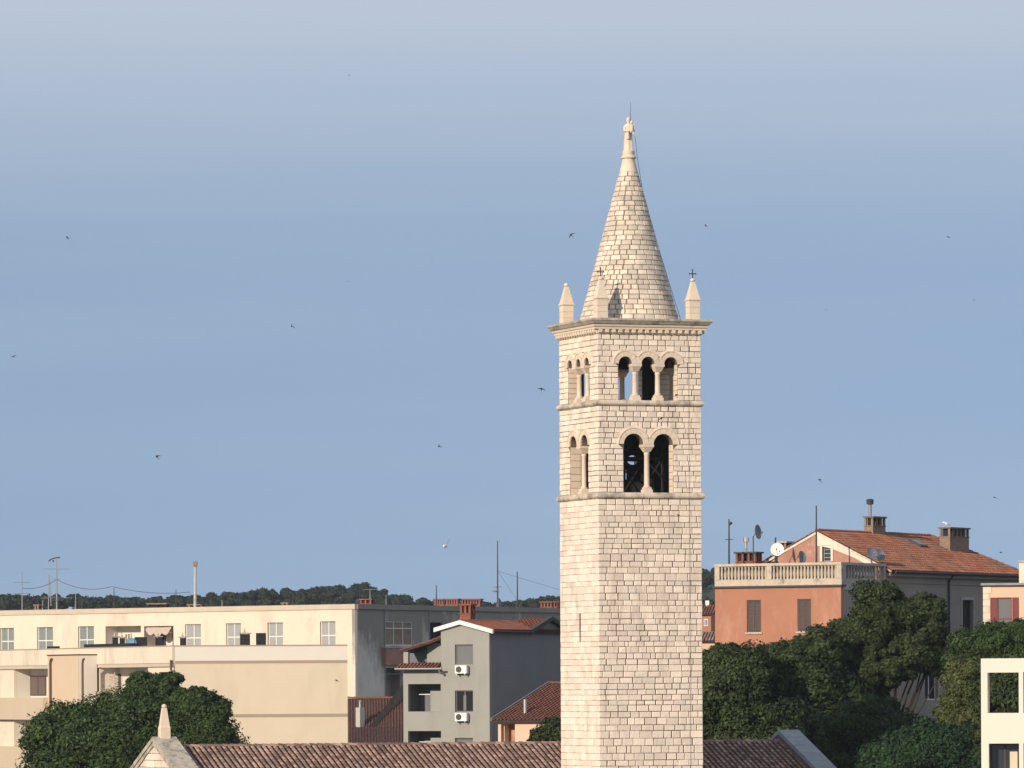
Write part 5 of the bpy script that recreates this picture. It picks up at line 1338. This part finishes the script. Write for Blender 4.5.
f_=HF.shift(-3); m=MB(); m.fbox(f_,f_.t(1019,570),f_.t(1034,570),hz+.1,f_.z(1025,562),-1,0); o_=m.build('chimney',M['oldwhite'],Hh); m=MB(); m.fbox(f_,f_.t(1018,570),f_.t(1035,570),f_.z(1025,562),f_.z(1025,560.5),-1.1,.1); m.build('cap',M['concrete'],o_)

# ================================================================== MODERN WHITE BUILDING bottom right
c=P(981,690,238); MF=F((c.x,c.y),-9); Mh=thing('modern_building','bright white modern building with deep square openings at the bottom right corner','building',(c.x,c.y,0))
mz=MF.z(981,658.5); hh=[]
for (a,b,y0,y1) in ((987.5,1018.8,672.5,713),(1023.2,1060,672,713),(988.5,1018.8,743.5,784),(1023.2,1060,743,784)): hh.append(rect(MF.t(a,700),MF.t(b,700),MF.z((a+b)/2,y1),MF.z((a+b)/2,y0)))
# continuing lower storeys
for k in (1,2,3,4):
    for h in hh[2:4]: hh.append([(a,z-3.0*k) for a,z in h]) if h[0][1]-3.0*k>0 else None
wM=4.6
m=MB(); m.plate(MF,[(0,0),(wM,0),(wM,mz),(0,mz)],hh,-.8,0); m.build('facade',M['modern'],Mh)
# open top storey: slab roof on the same frame, open behind
m=MB(); z71=hh[0][0][1]-.35
m.fbox(MF,0,wM,z71,hh[0][0][1]-.02,-5,-.803); m.fbox(MF,0,wM,mz-.35,mz-.002,-1.6,-.803); m.fbox(MF,0,.3,0,z71-.002,-5,-.803)
m.fbox(MF,.3,wM,0,z71-.002,-5,-4.7); m.build('slab',M['modern'],Mh)
m=MB(); m.fbox(MF,hh[0][0][0]-.01,hh[0][0][0]+.0,hh[0][0][1],hh[0][2][1],-1.2,-.805); m.build('side_screen',M['modern'],Mh)
for h in hh[2:]:
    w_=window(MF,h[0][0],h[1][0],h[0][1],h[2][1],Mh,'none',depth=-.66,fm='dmetal',vb=1)
m=MB(); h=hh[2]; a=h[0][0]+(h[1][0]-h[0][0])*.66; m.fbox(MF,a,a+.32,h[0][1]+.1,h[2][1]-.35,-.70,-.665); m.build('curtain',M['beige'],Mh)

# ================================================================== distant small house seen between tower and orange house
c=P(696,640,620); DF=F((c.x,c.y),-10); Dh=thing('distant_house','tiny far red brick house glimpsed between the tower and the orange house','house',(c.x,c.y,0))
dz=DF.z(705,614); t1_=DF.t(711,620)
m=MB(); m.fbox(DF,0,t1_,0,dz,-5,0); m.build('wall',M['orange'],Dh); q_=DF.pt(0,dz); 
def dpt(t_,s_,z): a_=DF.o+DF.d*t_-DF.n*s_; return Vector((a_.x,a_.y,z))
make_slope([dpt(-.3,-.4,dz),dpt(t1_+.3,-.4,dz),dpt(t1_+.3,2.5,dz+1.0),dpt(-.3,2.5,dz+1.0)],DF.d,M['tiler'],Dh,w=.3,ln=.45,rr=.1)
make_slope([dpt(-.3,5.4,dz),dpt(t1_+.3,5.4,dz),dpt(t1_+.3,2.5,dz+1.0),dpt(-.3,2.5,dz+1.0)],DF.d,M['tiler'],Dh,w=.3,ln=.45,rr=.1)
window(DF,DF.t(704,625),DF.t(708,625),DF.z(705,626),DF.z(705,619),Dh,'none',depth=.05)
m=MB(); m.fbox(DF,t1_*.45,t1_*.45+.4,dz+.5,dz+1.5,-2.6,-2.2); m.build('chimney',M['whitepaint'],Dh)
c=P(690,640,560); DF=F((c.x,c.y),-8); D2=thing('distant_house','low far house with pale tiled roof just above the trees right of the tower','house',(c.x,c.y,0))
dz=DF.z(705,641); t1_=DF.t(722,641)
m=MB(); m.fbox(DF,0,t1_,0,dz,-6,0); m.build('wall',M['peach'],D2)
make_slope([dpt(-.3,-.4,dz),dpt(t1_+.3,-.4,dz),dpt(t1_+.3,3,dz+.9),dpt(-.3,3,dz+.9)],DF.d,M['tilech'],D2,w=.3,ln=.45,rr=.1)
make_slope([dpt(-.3,6.4,dz),dpt(t1_+.3,6.4,dz),dpt(t1_+.3,3,dz+.9),dpt(-.3,3,dz+.9)],DF.d,M['tilech'],D2,w=.3,ln=.45,rr=.1)

# ================================================================== TREES
tree('broadleaf_tree','large dark green broadleaf tree in front of the cream block at lower left',
     [(112,764,72,60),(152,722,56,40),(75,742,44,38),(150,690,30,16),(110,792,90,60)],352,M['leafA'],nsub=44,nleaf=620,subr=(.26,.42),seed=11,lsize=(.09,.17))
tree('broadleaf_tree','rounded dark tree right of the gable pinnacle against the beige wall',
     [(203,722,26,34),(194,752,38,36),(211,745,20,26),(190,705,18,18)],346,M['leafA'],nsub=26,nleaf=520,subr=(.3,.5),seed=12,lsize=(.09,.16))
tree('broadleaf_tree','dense dark tree directly right of the tower below the orange house',
     [(728,690,44,42),(705,700,40,50),(745,740,60,50),(722,662,26,16)],333,M['leafB'],nsub=44,nleaf=560,subr=(.26,.42),seed=13)
tree('broadleaf_tree','broad green tree in the middle of the clump below the orange house windows',
     [(800,690,58,46),(785,664,44,22),(818,652,34,20),(835,730,52,48),(795,745,56,44)],338,M['leafB'],nsub=42,nleaf=600,subr=(.24,.40),seed=14)
tree('pine_tree','tall umbrella shaped pine with high clumped crown before the grey wall',
     [(885,612,38,24),(862,640,34,26),(915,640,34,26),(900,662,42,20),(860,668,34,16),(925,615,22,18),(938,658,14,14),(868,690,26,14)],340,M['leafP'],nsub=30,nleaf=520,subr=(.26,.42),seed=15,trunk_px=893,lsize=(.08,.15),fk=.70,lr=.55)
tree('broadleaf_tree','dark lower tree beneath the pine beside the church gable coping',
     [(872,738,48,38),(838,772,40,34),(880,712,22,14)],325,M['leafB'],nsub=34,nleaf=620,subr=(.28,.44),seed=16)
tree('broadleaf_tree','deep green tree with dense bluish foliage at lower right beside the white building',
     [(938,752,52,34),(905,768,40,30),(970,760,34,34)],310,M['leafG'],nsub=40,nleaf=640,subr=(.26,.42),seed=17,lsize=(.08,.14))
tree('conifer_tree','yellowish olive conifer left of the white modern building',
     [(962,690,20,30),(975,715,22,30),(952,716,16,22),(965,674,14,14)],312,M['leafO'],nsub=24,nleaf=520,subr=(.34,.55),seed=18,lsize=(.07,.13))
tree('pine_tree','dark spreading pine in front of the pink house above the modern building',
     [(988,648,34,22),(1005,640,26,18),(970,662,24,18),(1015,660,30,22),(1005,690,34,30)],322,M['leafA'],nsub=26,nleaf=600,subr=(.30,.48),seed=19,lsize=(.08,.14))
tree('broadleaf_tree','green tree seen through the open frame of the modern white building',
     [(1005,700,34,36),(1030,690,34,40),(1000,735,30,30)],300,M['leafB'],nsub=26,nleaf=520,subr=(.28,.46),seed=20)
tree('small_tree','small bright green tree before the peach house beside the tower',
     [(553,728,15,12),(541,737,12,6),(560,742,20,10)],325,M['leafP'],nsub=16,nleaf=160,subr=(.35,.6),seed=21,lsize=(.09,.16),lo=.4)

# ================================================================== AERIALS, MASTS, DISHES
def aerial(px, ytop, D, zbase, booms, label, mt='metal', r=.04, group='rooftop aerials', lean=0, name='aerial'):
    b=P(px,(ytop+605)/2,D); base=Vector((b.x,b.y,zbase)); top=P(px+lean,ytop,D)
    t=thing(name,label,'aerial',base,group)
    m=MB(); m.tube([base,top],[r*1.3,r*.7],6); m.build('mast',M[mt],t)
    for (dy,hw,ne,tilt) in booms:     # pixels below top, half length px, elements, tilt
        z_=top.z-dy*D/FPX; h=hw*D/FPX; an=R(tilt); d_=Vector((math.cos(an),math.sin(an),0)); e_=Vector((-d_.y,d_.x,0)); c_=Vector((top.x,top.y-.06,z_))
        m=MB(); m.tube([c_-d_*h,c_+d_*h],.022,5)
        for k in range(ne):
            q_=c_+d_*h*(-1+2*(k+.5)/ne); L_=.35+.25*k/ne; m.tube([q_-e_*L_,q_+e_*L_],.012,4)
        m.build('boom',M[mt],t)
    return t
wz=WZ-.15
def wroof(px,back): 
    f=WL.shift(-back); t_=f.t(px,606); return f.pt(t_,0).y
aerial(22,571.5,wroof(22,3),wz,[(11,8,8,15),(22,9,7,-20)],'aerial with two thin crossbars, leftmost on the cream roof')
aerial(56.6,559,wroof(56,3),wz,[(10,14,9,10),(20,3,2,40),(39,17,8,-15),(41,6,4,30)],'tallest aerial on the left of the cream roof with long crossbar',r=.06)
t=aerial(48.3,575,wroof(48,3.5),wz,[(22,6,4,20)],'thin twin pole mast standing left of the tallest aerial',lean=.6)
D_=wroof(48,3.5); m=MB(); m.tube([P(51,606,D_),P(49.4,575,D_)],.04,6); m.build('mast',M['metal'],t)
# uda-yagi head of the tall aerial
t=bpy.data.objects['aerial.001']; D_=wroof(56,3); m=MB(); m.tube([P(49,560.5,D_),P(52,558.8,D_),P(57,557.6,D_),P(60,557.5,D_)],.06,6); m.tube([P(49,560.5,D_),P(49.3,561.3,D_)],.08,6); m.tube([P(53,560,D_),P(53.2,562,D_)],.07,5); m.build('antenna_head',M['dmetal'],t)
for (px,y,lab) in ((75.5,594,'short thin pole on the cream roof right of the tall aerial'),(114,588,'dark thin pole on the cream roof against the far wood'),(42.5,600,'stubby pole on the cream roof left of the twin mast'),(176,589,'dark thin pole on the roof just left of the flue pipe'),(293,593,'dark thin pole on the cream roof above the fourth shuttered window'),(222,600,'stubby pole on the cream roof right of the flue pipe'),(81.5,602,'lowest stub pole left of the dark thin pole')):
    aerial(px,y,wroof(px,4),wz,[],lab,mt='dmetal' if 'dark' in lab else 'metal',name='roof_pole',group='thin poles on the cream roof',r=.04)
aerial(386,577+18,wroof(352,5),wz,[],'faint short pole behind the roof edge over the stained end wall',mt='metal',name='roof_pole',group='thin poles on the cream roof',r=.03)
def cable(pts,label):
    m=MB(); m.tube(pts,.022,4); o=m.build('cable',M['dmetal']); tag(o,label,'cable')
D_=wroof(56,3)
def sag(p0,p1,s,n=10): return [p0.lerp(p1,k/n)-Vector((0,0,s*4*(k/n)*(1-k/n))) for k in range(n+1)]
cable(sag(P(57,579.5,D_),P(112,586.5,D_-5),.5)+sag(P(112,586.5,D_-5),P(190,592,D_-14),.3)[1:],'black cable sagging from the tallest aerial towards the flue pipe')
cable(sag(P(22,588,D_),P(56,580,D_),.3),'black cable sagging between the leftmost and tallest aerials')
# flue pipe (195)
D_=wroof(195,2.5); base=P(195,607,D_); base.z=wz
t=thing('flue_pipe','tall pale flue pipe with square cowl standing on the cream roof','flue',base)
top=P(195.3,567,D_); m=MB(); m.tube([base,top],[.13,.11],10); m.build('pipe',M['concrete'],t)
m=MB(); m.lathe((top.x,top.y),[(.13,top.z),(.2,top.z+.1),(.2,top.z+.18)],4,rot=.7); m.lathe((top.x,top.y),[(.26,top.z+.2),(.26,top.z+.42),(.15,top.z+.5)],4,rot=.7); m.build('cowl',M['brickold'],t)
def low_block(px0,px1,y0,label,mt='brick',capm='brickold',D_=None,slots=2,name='brick_chimney'):
    D_=D_ or wroof((px0+px1)/2,3.5); c_=P(px0,600,D_); f=F((c_.x,c_.y),-20)
    t=thing(name,label,'chimney',(c_.x,c_.y,wz),'low chimneys on the flat roofs'); brick_chimney(t,f,px0,px1,y0,610,mt,.7,capm if mt!='brick' else 'brick',slots,z0=wz,name='stack'); return t
low_block(34.5,38.5,604.5,'small lit chimney with opening between the two left aerials',slots=1,mt='peach' if False else 'brickold')
low_block(147.5,166,603.2,'wide low chimney with pale slab left of the flue pipe',mt='black')
low_block(188,202,604.2,'low chimney block around the foot of the flue pipe',mt='brickold')
low_block(282,287.5,602.5,'small lone chimney on the cream roof above the wide vent box',slots=1,mt='brickold')
low_block(360,371,598.8,'low chimney with brown openings at the corner above the stained wall',mt='brick',D_=474)
aerial(370,589,476,wz,[(.6,7,5,10)],'short aerial with flat crossbar above the cream block corner',mt='metal')
def wrr(px,back): f=WR.shift(-back); return f.pt(f.t(px,606),0).y
low_block(434,457.5,598.7,'long low red brick chimney with many slots left of the roof mast',D_=wrr(445,3),slots=9)
low_block(458.5,480,598.7,'low red brick chimney behind the stack of the grey house',D_=wrr(468,3),slots=7)
low_block(540.5,558,601.5,'low dark brick chimney on the flat roof beside the tower',D_=wrr(548,3),slots=5)
aerial(436.3,585,wrr(436,3),wz,[],'short dark pole rising from the long brick chimney',mt='dmetal',name='roof_pole',group='poles near the tower',r=.05)
t=aerial(497.5,541,wrr(497,3),wz,[(46,4,2,0)],'tall slim mast with stays standing left of the tower',mt='dmetal',name='mast',group='poles near the tower',r=.055)
m=MB(); D_=wrr(497,3); q_=P(499,603,D_); m.lathe((q_.x,q_.y),[(.35,wz),(.3,wz+.5),(.12,wz+.9),(.02,wz+1.0)],8); m.build('mast_foot',M['dmetal'],t)
m=MB(); q_=P(495.5,591,D_); m.lathe((q_.x,q_.y-.1),[(.02,q_.z-.1),(.32,q_.z-.04),(.34,q_.z+.02),(.05,q_.z+.06)],12); m.build('small_dish',M['metal'],t)
m=MB(); m.tube([P(497.5,571,D_),P(517,600,D_)],.012,4); m.tube([P(497.5,571,D_),P(560,590,D_)],.012,4); m.build('stay',M['dmetal'],t)
aerial(517.3,571.5,wrr(517,3),wz,[],'dark plain pole between the stayed mast and the tower',mt='dmetal',name='roof_pole',group='poles near the tower',r=.06)

# right-hand terrace and roof
def oroof(px,back): f=OF.shift(-back); return f.pt(f.t(px,562),0).y
aerial(729,519,oroof(729,2),oz,[(20.5,4,2,0)],'dark mast with short crossarm at the left of the roof terrace',mt='dmetal',name='mast',group='masts on the roof terrace',r=.055)
t=bpy.data.objects['mast.001']; D_=oroof(729,2); m=MB(); m.tube([P(729.7,522.5,D_),P(731.5,524.5,D_)],.13,6); m.build('antenna_head',M['dmetal'],t)
aerial(816.3,505.5,oroof(816,2.5),oz,[],'tall plain dark pole in front of the peeling pink gable',mt='dmetal',name='mast',group='masts on the roof terrace',r=.055)
aerial(775.5,537.5,oroof(775,3.5),oz,[],'short pole rising behind the round white dish',mt='dmetal',name='mast',group='masts on the roof terrace',r=.07)
D_=oroof(745,4); c_=P(735.5,556,D_); f=F((c_.x,c_.y),-30)
t=thing('brick_chimney','squat red brick chimney with flue at the left end of the roof terrace','chimney',(c_.x,c_.y,oz)); 
o_=brick_chimney(t,f,735.5,755.5,551.8,566,'brick',.9,'dmetal',3,z0=oz,name='stack')
q_=P(746,551,D_-.0); m=MB(); m.tube([(q_.x,q_.y-.3,q_.z-.1),(q_.x,q_.y-.3,P(746,541,D_).z)],.07,8); m.build('flue_pipe',M['metal'],o_)
zz=P(746,537.5,D_).z; m=MB(); m.lathe((q_.x,q_.y-.3),[(.12,zz-.3),(.18,zz-.28),(.18,zz-.02),(.1,zz)],8); m.build('flue_cowl',M['concrete'],o_)
D_=oroof(777,1.2); q_=P(777.3,549.7,D_)
t=thing('satellite_dish','round white satellite dish facing the camera above the terrace balustrade','satellite dish',(q_.x,q_.y+.3,oz),'satellite dishes of the orange and grey houses')
dish(t,q_,Vector((-.15,-1,.25)),.42,M['dishw']); m=MB(); m.tube([(q_.x,q_.y+.25,oz),(q_.x,q_.y+.2,q_.z-.1),(q_.x,q_.y+.05,q_.z)],.035,6); m.build('mount',M['dmetal'],t)
D_=oroof(757,2.2); q_=P(756.8,532,D_)
t=thing('satellite_dish','grey satellite dish turned sideways high on a pole above the brick chimney','satellite dish',(q_.x-.25,q_.y,oz),'satellite dishes of the orange and grey houses')
dish(t,q_,Vector((.85,-.45,.12)),.46,M['dishg']); m=MB(); m.tube([(q_.x-.22,q_.y+.1,oz),(q_.x-.22,q_.y+.1,q_.z-.3),(q_.x-.05,q_.y+.02,q_.z)],.035,6); m.build('mount',M['dmetal'],t)
D_=oroof(801,3.5); q_=P(801.5,557,D_)
t=thing('satellite_dish','dark blue grey dish edge on before the pink gable','satellite dish',(q_.x,q_.y,oz),'satellite dishes of the orange and grey houses')
dish(t,q_,Vector((.75,-.6,.25)),.38,M['dishg']); m=MB(); m.tube([(q_.x,q_.y+.1,oz),(q_.x,q_.y+.1,q_.z-.1),q_],.035,6); m.build('mount',M['dmetal'],t)
for (px,py,lab) in ((871.5,553.5,'left grey dish of the pair at the foot of the orange roof'),(879.5,555,'right grey dish of the pair at the foot of the orange roof')):
    f=OS.shift(-.5); tt=min(f.t(px,556),sg-.4); tt=f.t(px,556); q_=f.pt(tt,f.z(px,py),0)
    t=thing('satellite_dish',lab,'satellite dish',(q_.x,q_.y,oz),'satellite dishes of the orange and grey houses')
    dish(t,q_,Vector((.55,-.8,.3)),.40,M['dishg']); m=MB(); m.tube([(q_.x,q_.y+.1,oz),(q_.x,q_.y+.08,q_.z-.1),q_],.03,6); m.build('mount',M['dmetal'],t)

# ================================================================== BIRDS
def bird_mesh(span=.36, flap=.25, sweep=.35):
    m=MB(); s=span/2
    prof=[(.0,-.30),(.09,-.24),(.13,-.1),(.12,.1),(.06,.3),(.02,.42)]   # radius, y in span units
    n=8; vs=[]
    for r_,y_ in prof:
        for k in range(n): w=2*math.pi*k/n; vs.append((max(r_,.005)*math.cos(w)*s,-y_*s*1.3,max(r_,.005)*math.sin(w)*s))
    fs=[(i*n+k,i*n+(k+1)%n,(i+1)*n+(k+1)%n,(i+1)*n+k) for i in range(len(prof)-1) for k in range(n)]
    m.mesh(vs,fs,.5)
    for sd in (-1,1):
        st=[(0.05,.12,-.14,0),(.35,.16,-.08,.5),(.7,.02,-.16,.9),(1.0,-.30,-.34,.8)]
        v=[]
        for x,y0,y1,f_ in st:
            z_=flap*f_*s
            for (yy,dz_) in ((y0,0.012),(y1,0.0),(y1,-.01),(y0,-.012)): v.append((sd*x*s,yy*s-(sweep*x*x*s*.3),z_+dz_*s*2))
        m.mesh(v,[(i*4+k,i*4+(k+1)%4,(i+1)*4+(k+1)%4,(i+1)*4+k) for i in range(3) for k in range(4)]+[(0,1,2,3),(12,13,14,15)],.5)
    for sd in (-1,1):
        m.mesh([(sd*.01,-.5*s,0),(sd*.05*s,-.5*s,.0),(sd*.16*s,-.86*s,0),(sd*.10*s,-.84*s,.0),(sd*.01,-.5*s,.01),(sd*.05*s,-.5*s,.01),(sd*.16*s,-.86*s,.01),(sd*.10*s,-.84*s,.01)],[(0,1,2,3),(4,5,6,7),(0,1,5,4),(1,2,6,5),(2,3,7,6),(3,0,4,7)],.5)
    return m
proto=None
birds=[(67,237.5,250,(45,15,70),'swift high over the left end of the cream block, level with the spire'),
(13.5,356.5,300,(30,-20,20),'swift at the far left edge of the sky'),
(157,456.5,230,(50,10,130),'swift low in the left sky above the wide low roof chimney'),
(292,326.5,260,(20,30,60),'swift in the mid left sky between tower and left edge'),
(348,281.5,420,(10,20,40),'tiny faint swift above and right of the mid left bird'),
(348.5,75.5,430,(15,-20,70),'tiny faint swift nearest the top of the photo'),
(439,446.5,270,(10,-25,100),'swift straight above the white gull, left of the belfry'),
(541.5,389,240,(75,10,5),'swift just left of the upper belfry arches, wings folded'),
(571,235,250,(60,35,150),'swift just left of the spire above the left pinnacle'),
(705.5,225.5,300,(40,10,80),'swift right of the spire, level with its middle'),
(948,237,330,(25,15,60),'swift high at the upper right of the sky'),
(974,300,440,(10,10,90),'tiny faint swift at far right below the upper right bird'),
(819.5,480,260,(50,-15,75),'swift above the tall plain pole on the right'),
(994.5,497.5,330,(15,15,60),'swift over the right slope of the orange hipped roof'),
(661.5,418.5,280,(70,25,200),'swift in front of the stone between the two belfry storeys'),
(676,395,282,(65,10,120),'swift at the right of the upper belfry ledge'),
(678,515,282,(60,-10,110),'swift in front of the shaft below the lower belfry ledge'),
(336.5,680.5,340,(75,20,20),'swift in front of the beige wall left of the stained wall'),
(1000.5,552.5,330,(10,0,90),'lowest swift at the right near the pale chimney'),
(826,310,450,(10,20,50),'tiny faint swift in the empty sky right of the cornice')]
pm=bird_mesh().build('swift',M['bird']); bpy.data.objects.remove(pm,do_unlink=False) if False else None
for i,(px,py,D_,rot,lab) in enumerate(birds):
    o=pm if i==0 else pm.copy()
    if i: S.collection.objects.link(o)
    o.location=P(px,py,D_); o.rotation_euler=tuple(R(a) for a in rot); s_=1.0 if D_<400 else .8; o.scale=(s_,)*3
    tag(o,lab,'swift','swifts flying around the bell tower')
def gull(loc,perched,label,yaw):
    t=thing('gull',label,'gull',loc,'white gulls'); L_=Vector(loc)
    m=MB()
    n=10; prof=[(.01,-.26),(.05,-.24),(.07,-.18),(.055,-.12),(.09,-.04),(.11,.06),(.09,.16),(.05,.26),(.02,.36)]
    vs=[]; cs,sn=math.cos(yaw),math.sin(yaw)
    for i,(r_,y_) in enumerate(prof):
        zc=(.17+(.12 if y_<-.1 else .04 if y_<0 else 0)) if perched else 0
        for k in range(n):
            w=2*math.pi*k/n; lx,ly,lz=y_*1.0,r_*math.cos(w),zc+r_*math.sin(w)*.95
            vs.append(L_+Vector((lx*cs-ly*sn,lx*sn+ly*cs,lz)))
    m.mesh(vs,[(i*n+k,i*n+(k+1)%n,(i+1)*n+(k+1)%n,(i+1)*n+k) for i in range(len(prof)-1) for k in range(n)]+[tuple(range(n)),tuple(range((len(prof)-1)*n,len(prof)*n))],.5)
    if perched:
        for sy in (-.03,.03): m.tube([L_+Vector((.05,sy,.1)),L_+Vector((.05,sy,-.0))],.01,5)
    body=m.build('body',M['gull'],t,True)
    for sd in (-1,1):
        m=MB(); 
        if perched: st=[(-.02,.07*sd,.24),(.15,.10*sd,.23),(.34,.03*sd,.16),(.2,.09*sd,.12),(.0,.10*sd,.16)]; a_=[L_+Vector((x*cs-y*sn,x*sn+y*cs,z)) for x,y,z in st]; m.mesh(a_+[p+Vector((0,sd*.015,0)) for p in a_],[(0,1,2,3,4),(5,6,7,8,9)]+[(k,(k+1)%5,(k+1)%5+5,k+5) for k in range(5)],.5)
        else:
            st=[(0,-.08,.0),(0,.10,.0),(.30,.06,.16),(.62,.14,.34),(.60,.04,.33),(.28,-.10,.16)]; a_=[L_+Vector((sd*x*.45,-.02+y,z*1.25)) for x,y,z in st]; m.mesh(a_+[p-Vector((0,0,.015)) for p in a_],[tuple(range(6)),tuple(range(6,12))]+[(k,(k+1)%6,(k+1)%6+6,k+6) for k in range(6)],.5)
        m.build('wing',M['gullw'],t)
gull(P(445.3,546,300),False,'white gull in flight over the flat roof left of the tower',R(70))
gull(gull_at,True,'white gull perched on the right brick chimney of the hipped roof',R(10))

# ================================================================== HAZE
hm=bpy.data.materials.new('haze_air'); hm.use_nodes=True; ht=hm.node_tree; ht.nodes.clear()
ho_=ht.nodes.new('ShaderNodeOutputMaterial'); pv=ht.nodes.new('ShaderNodeVolumePrincipled'); pv.inputs['Color'].default_value=(.80,.88,1,1); pv.inputs['Density'].default_value=.00006; pv.inputs['Anisotropy'].default_value=.2
ht.links.new(pv.outputs[0],ho_.inputs['Volume'])
m=MB(); m.box(-9100,9100,-3100,12100,-3,80); h_=m.build('haze',hm); struct(h_,'stuff')
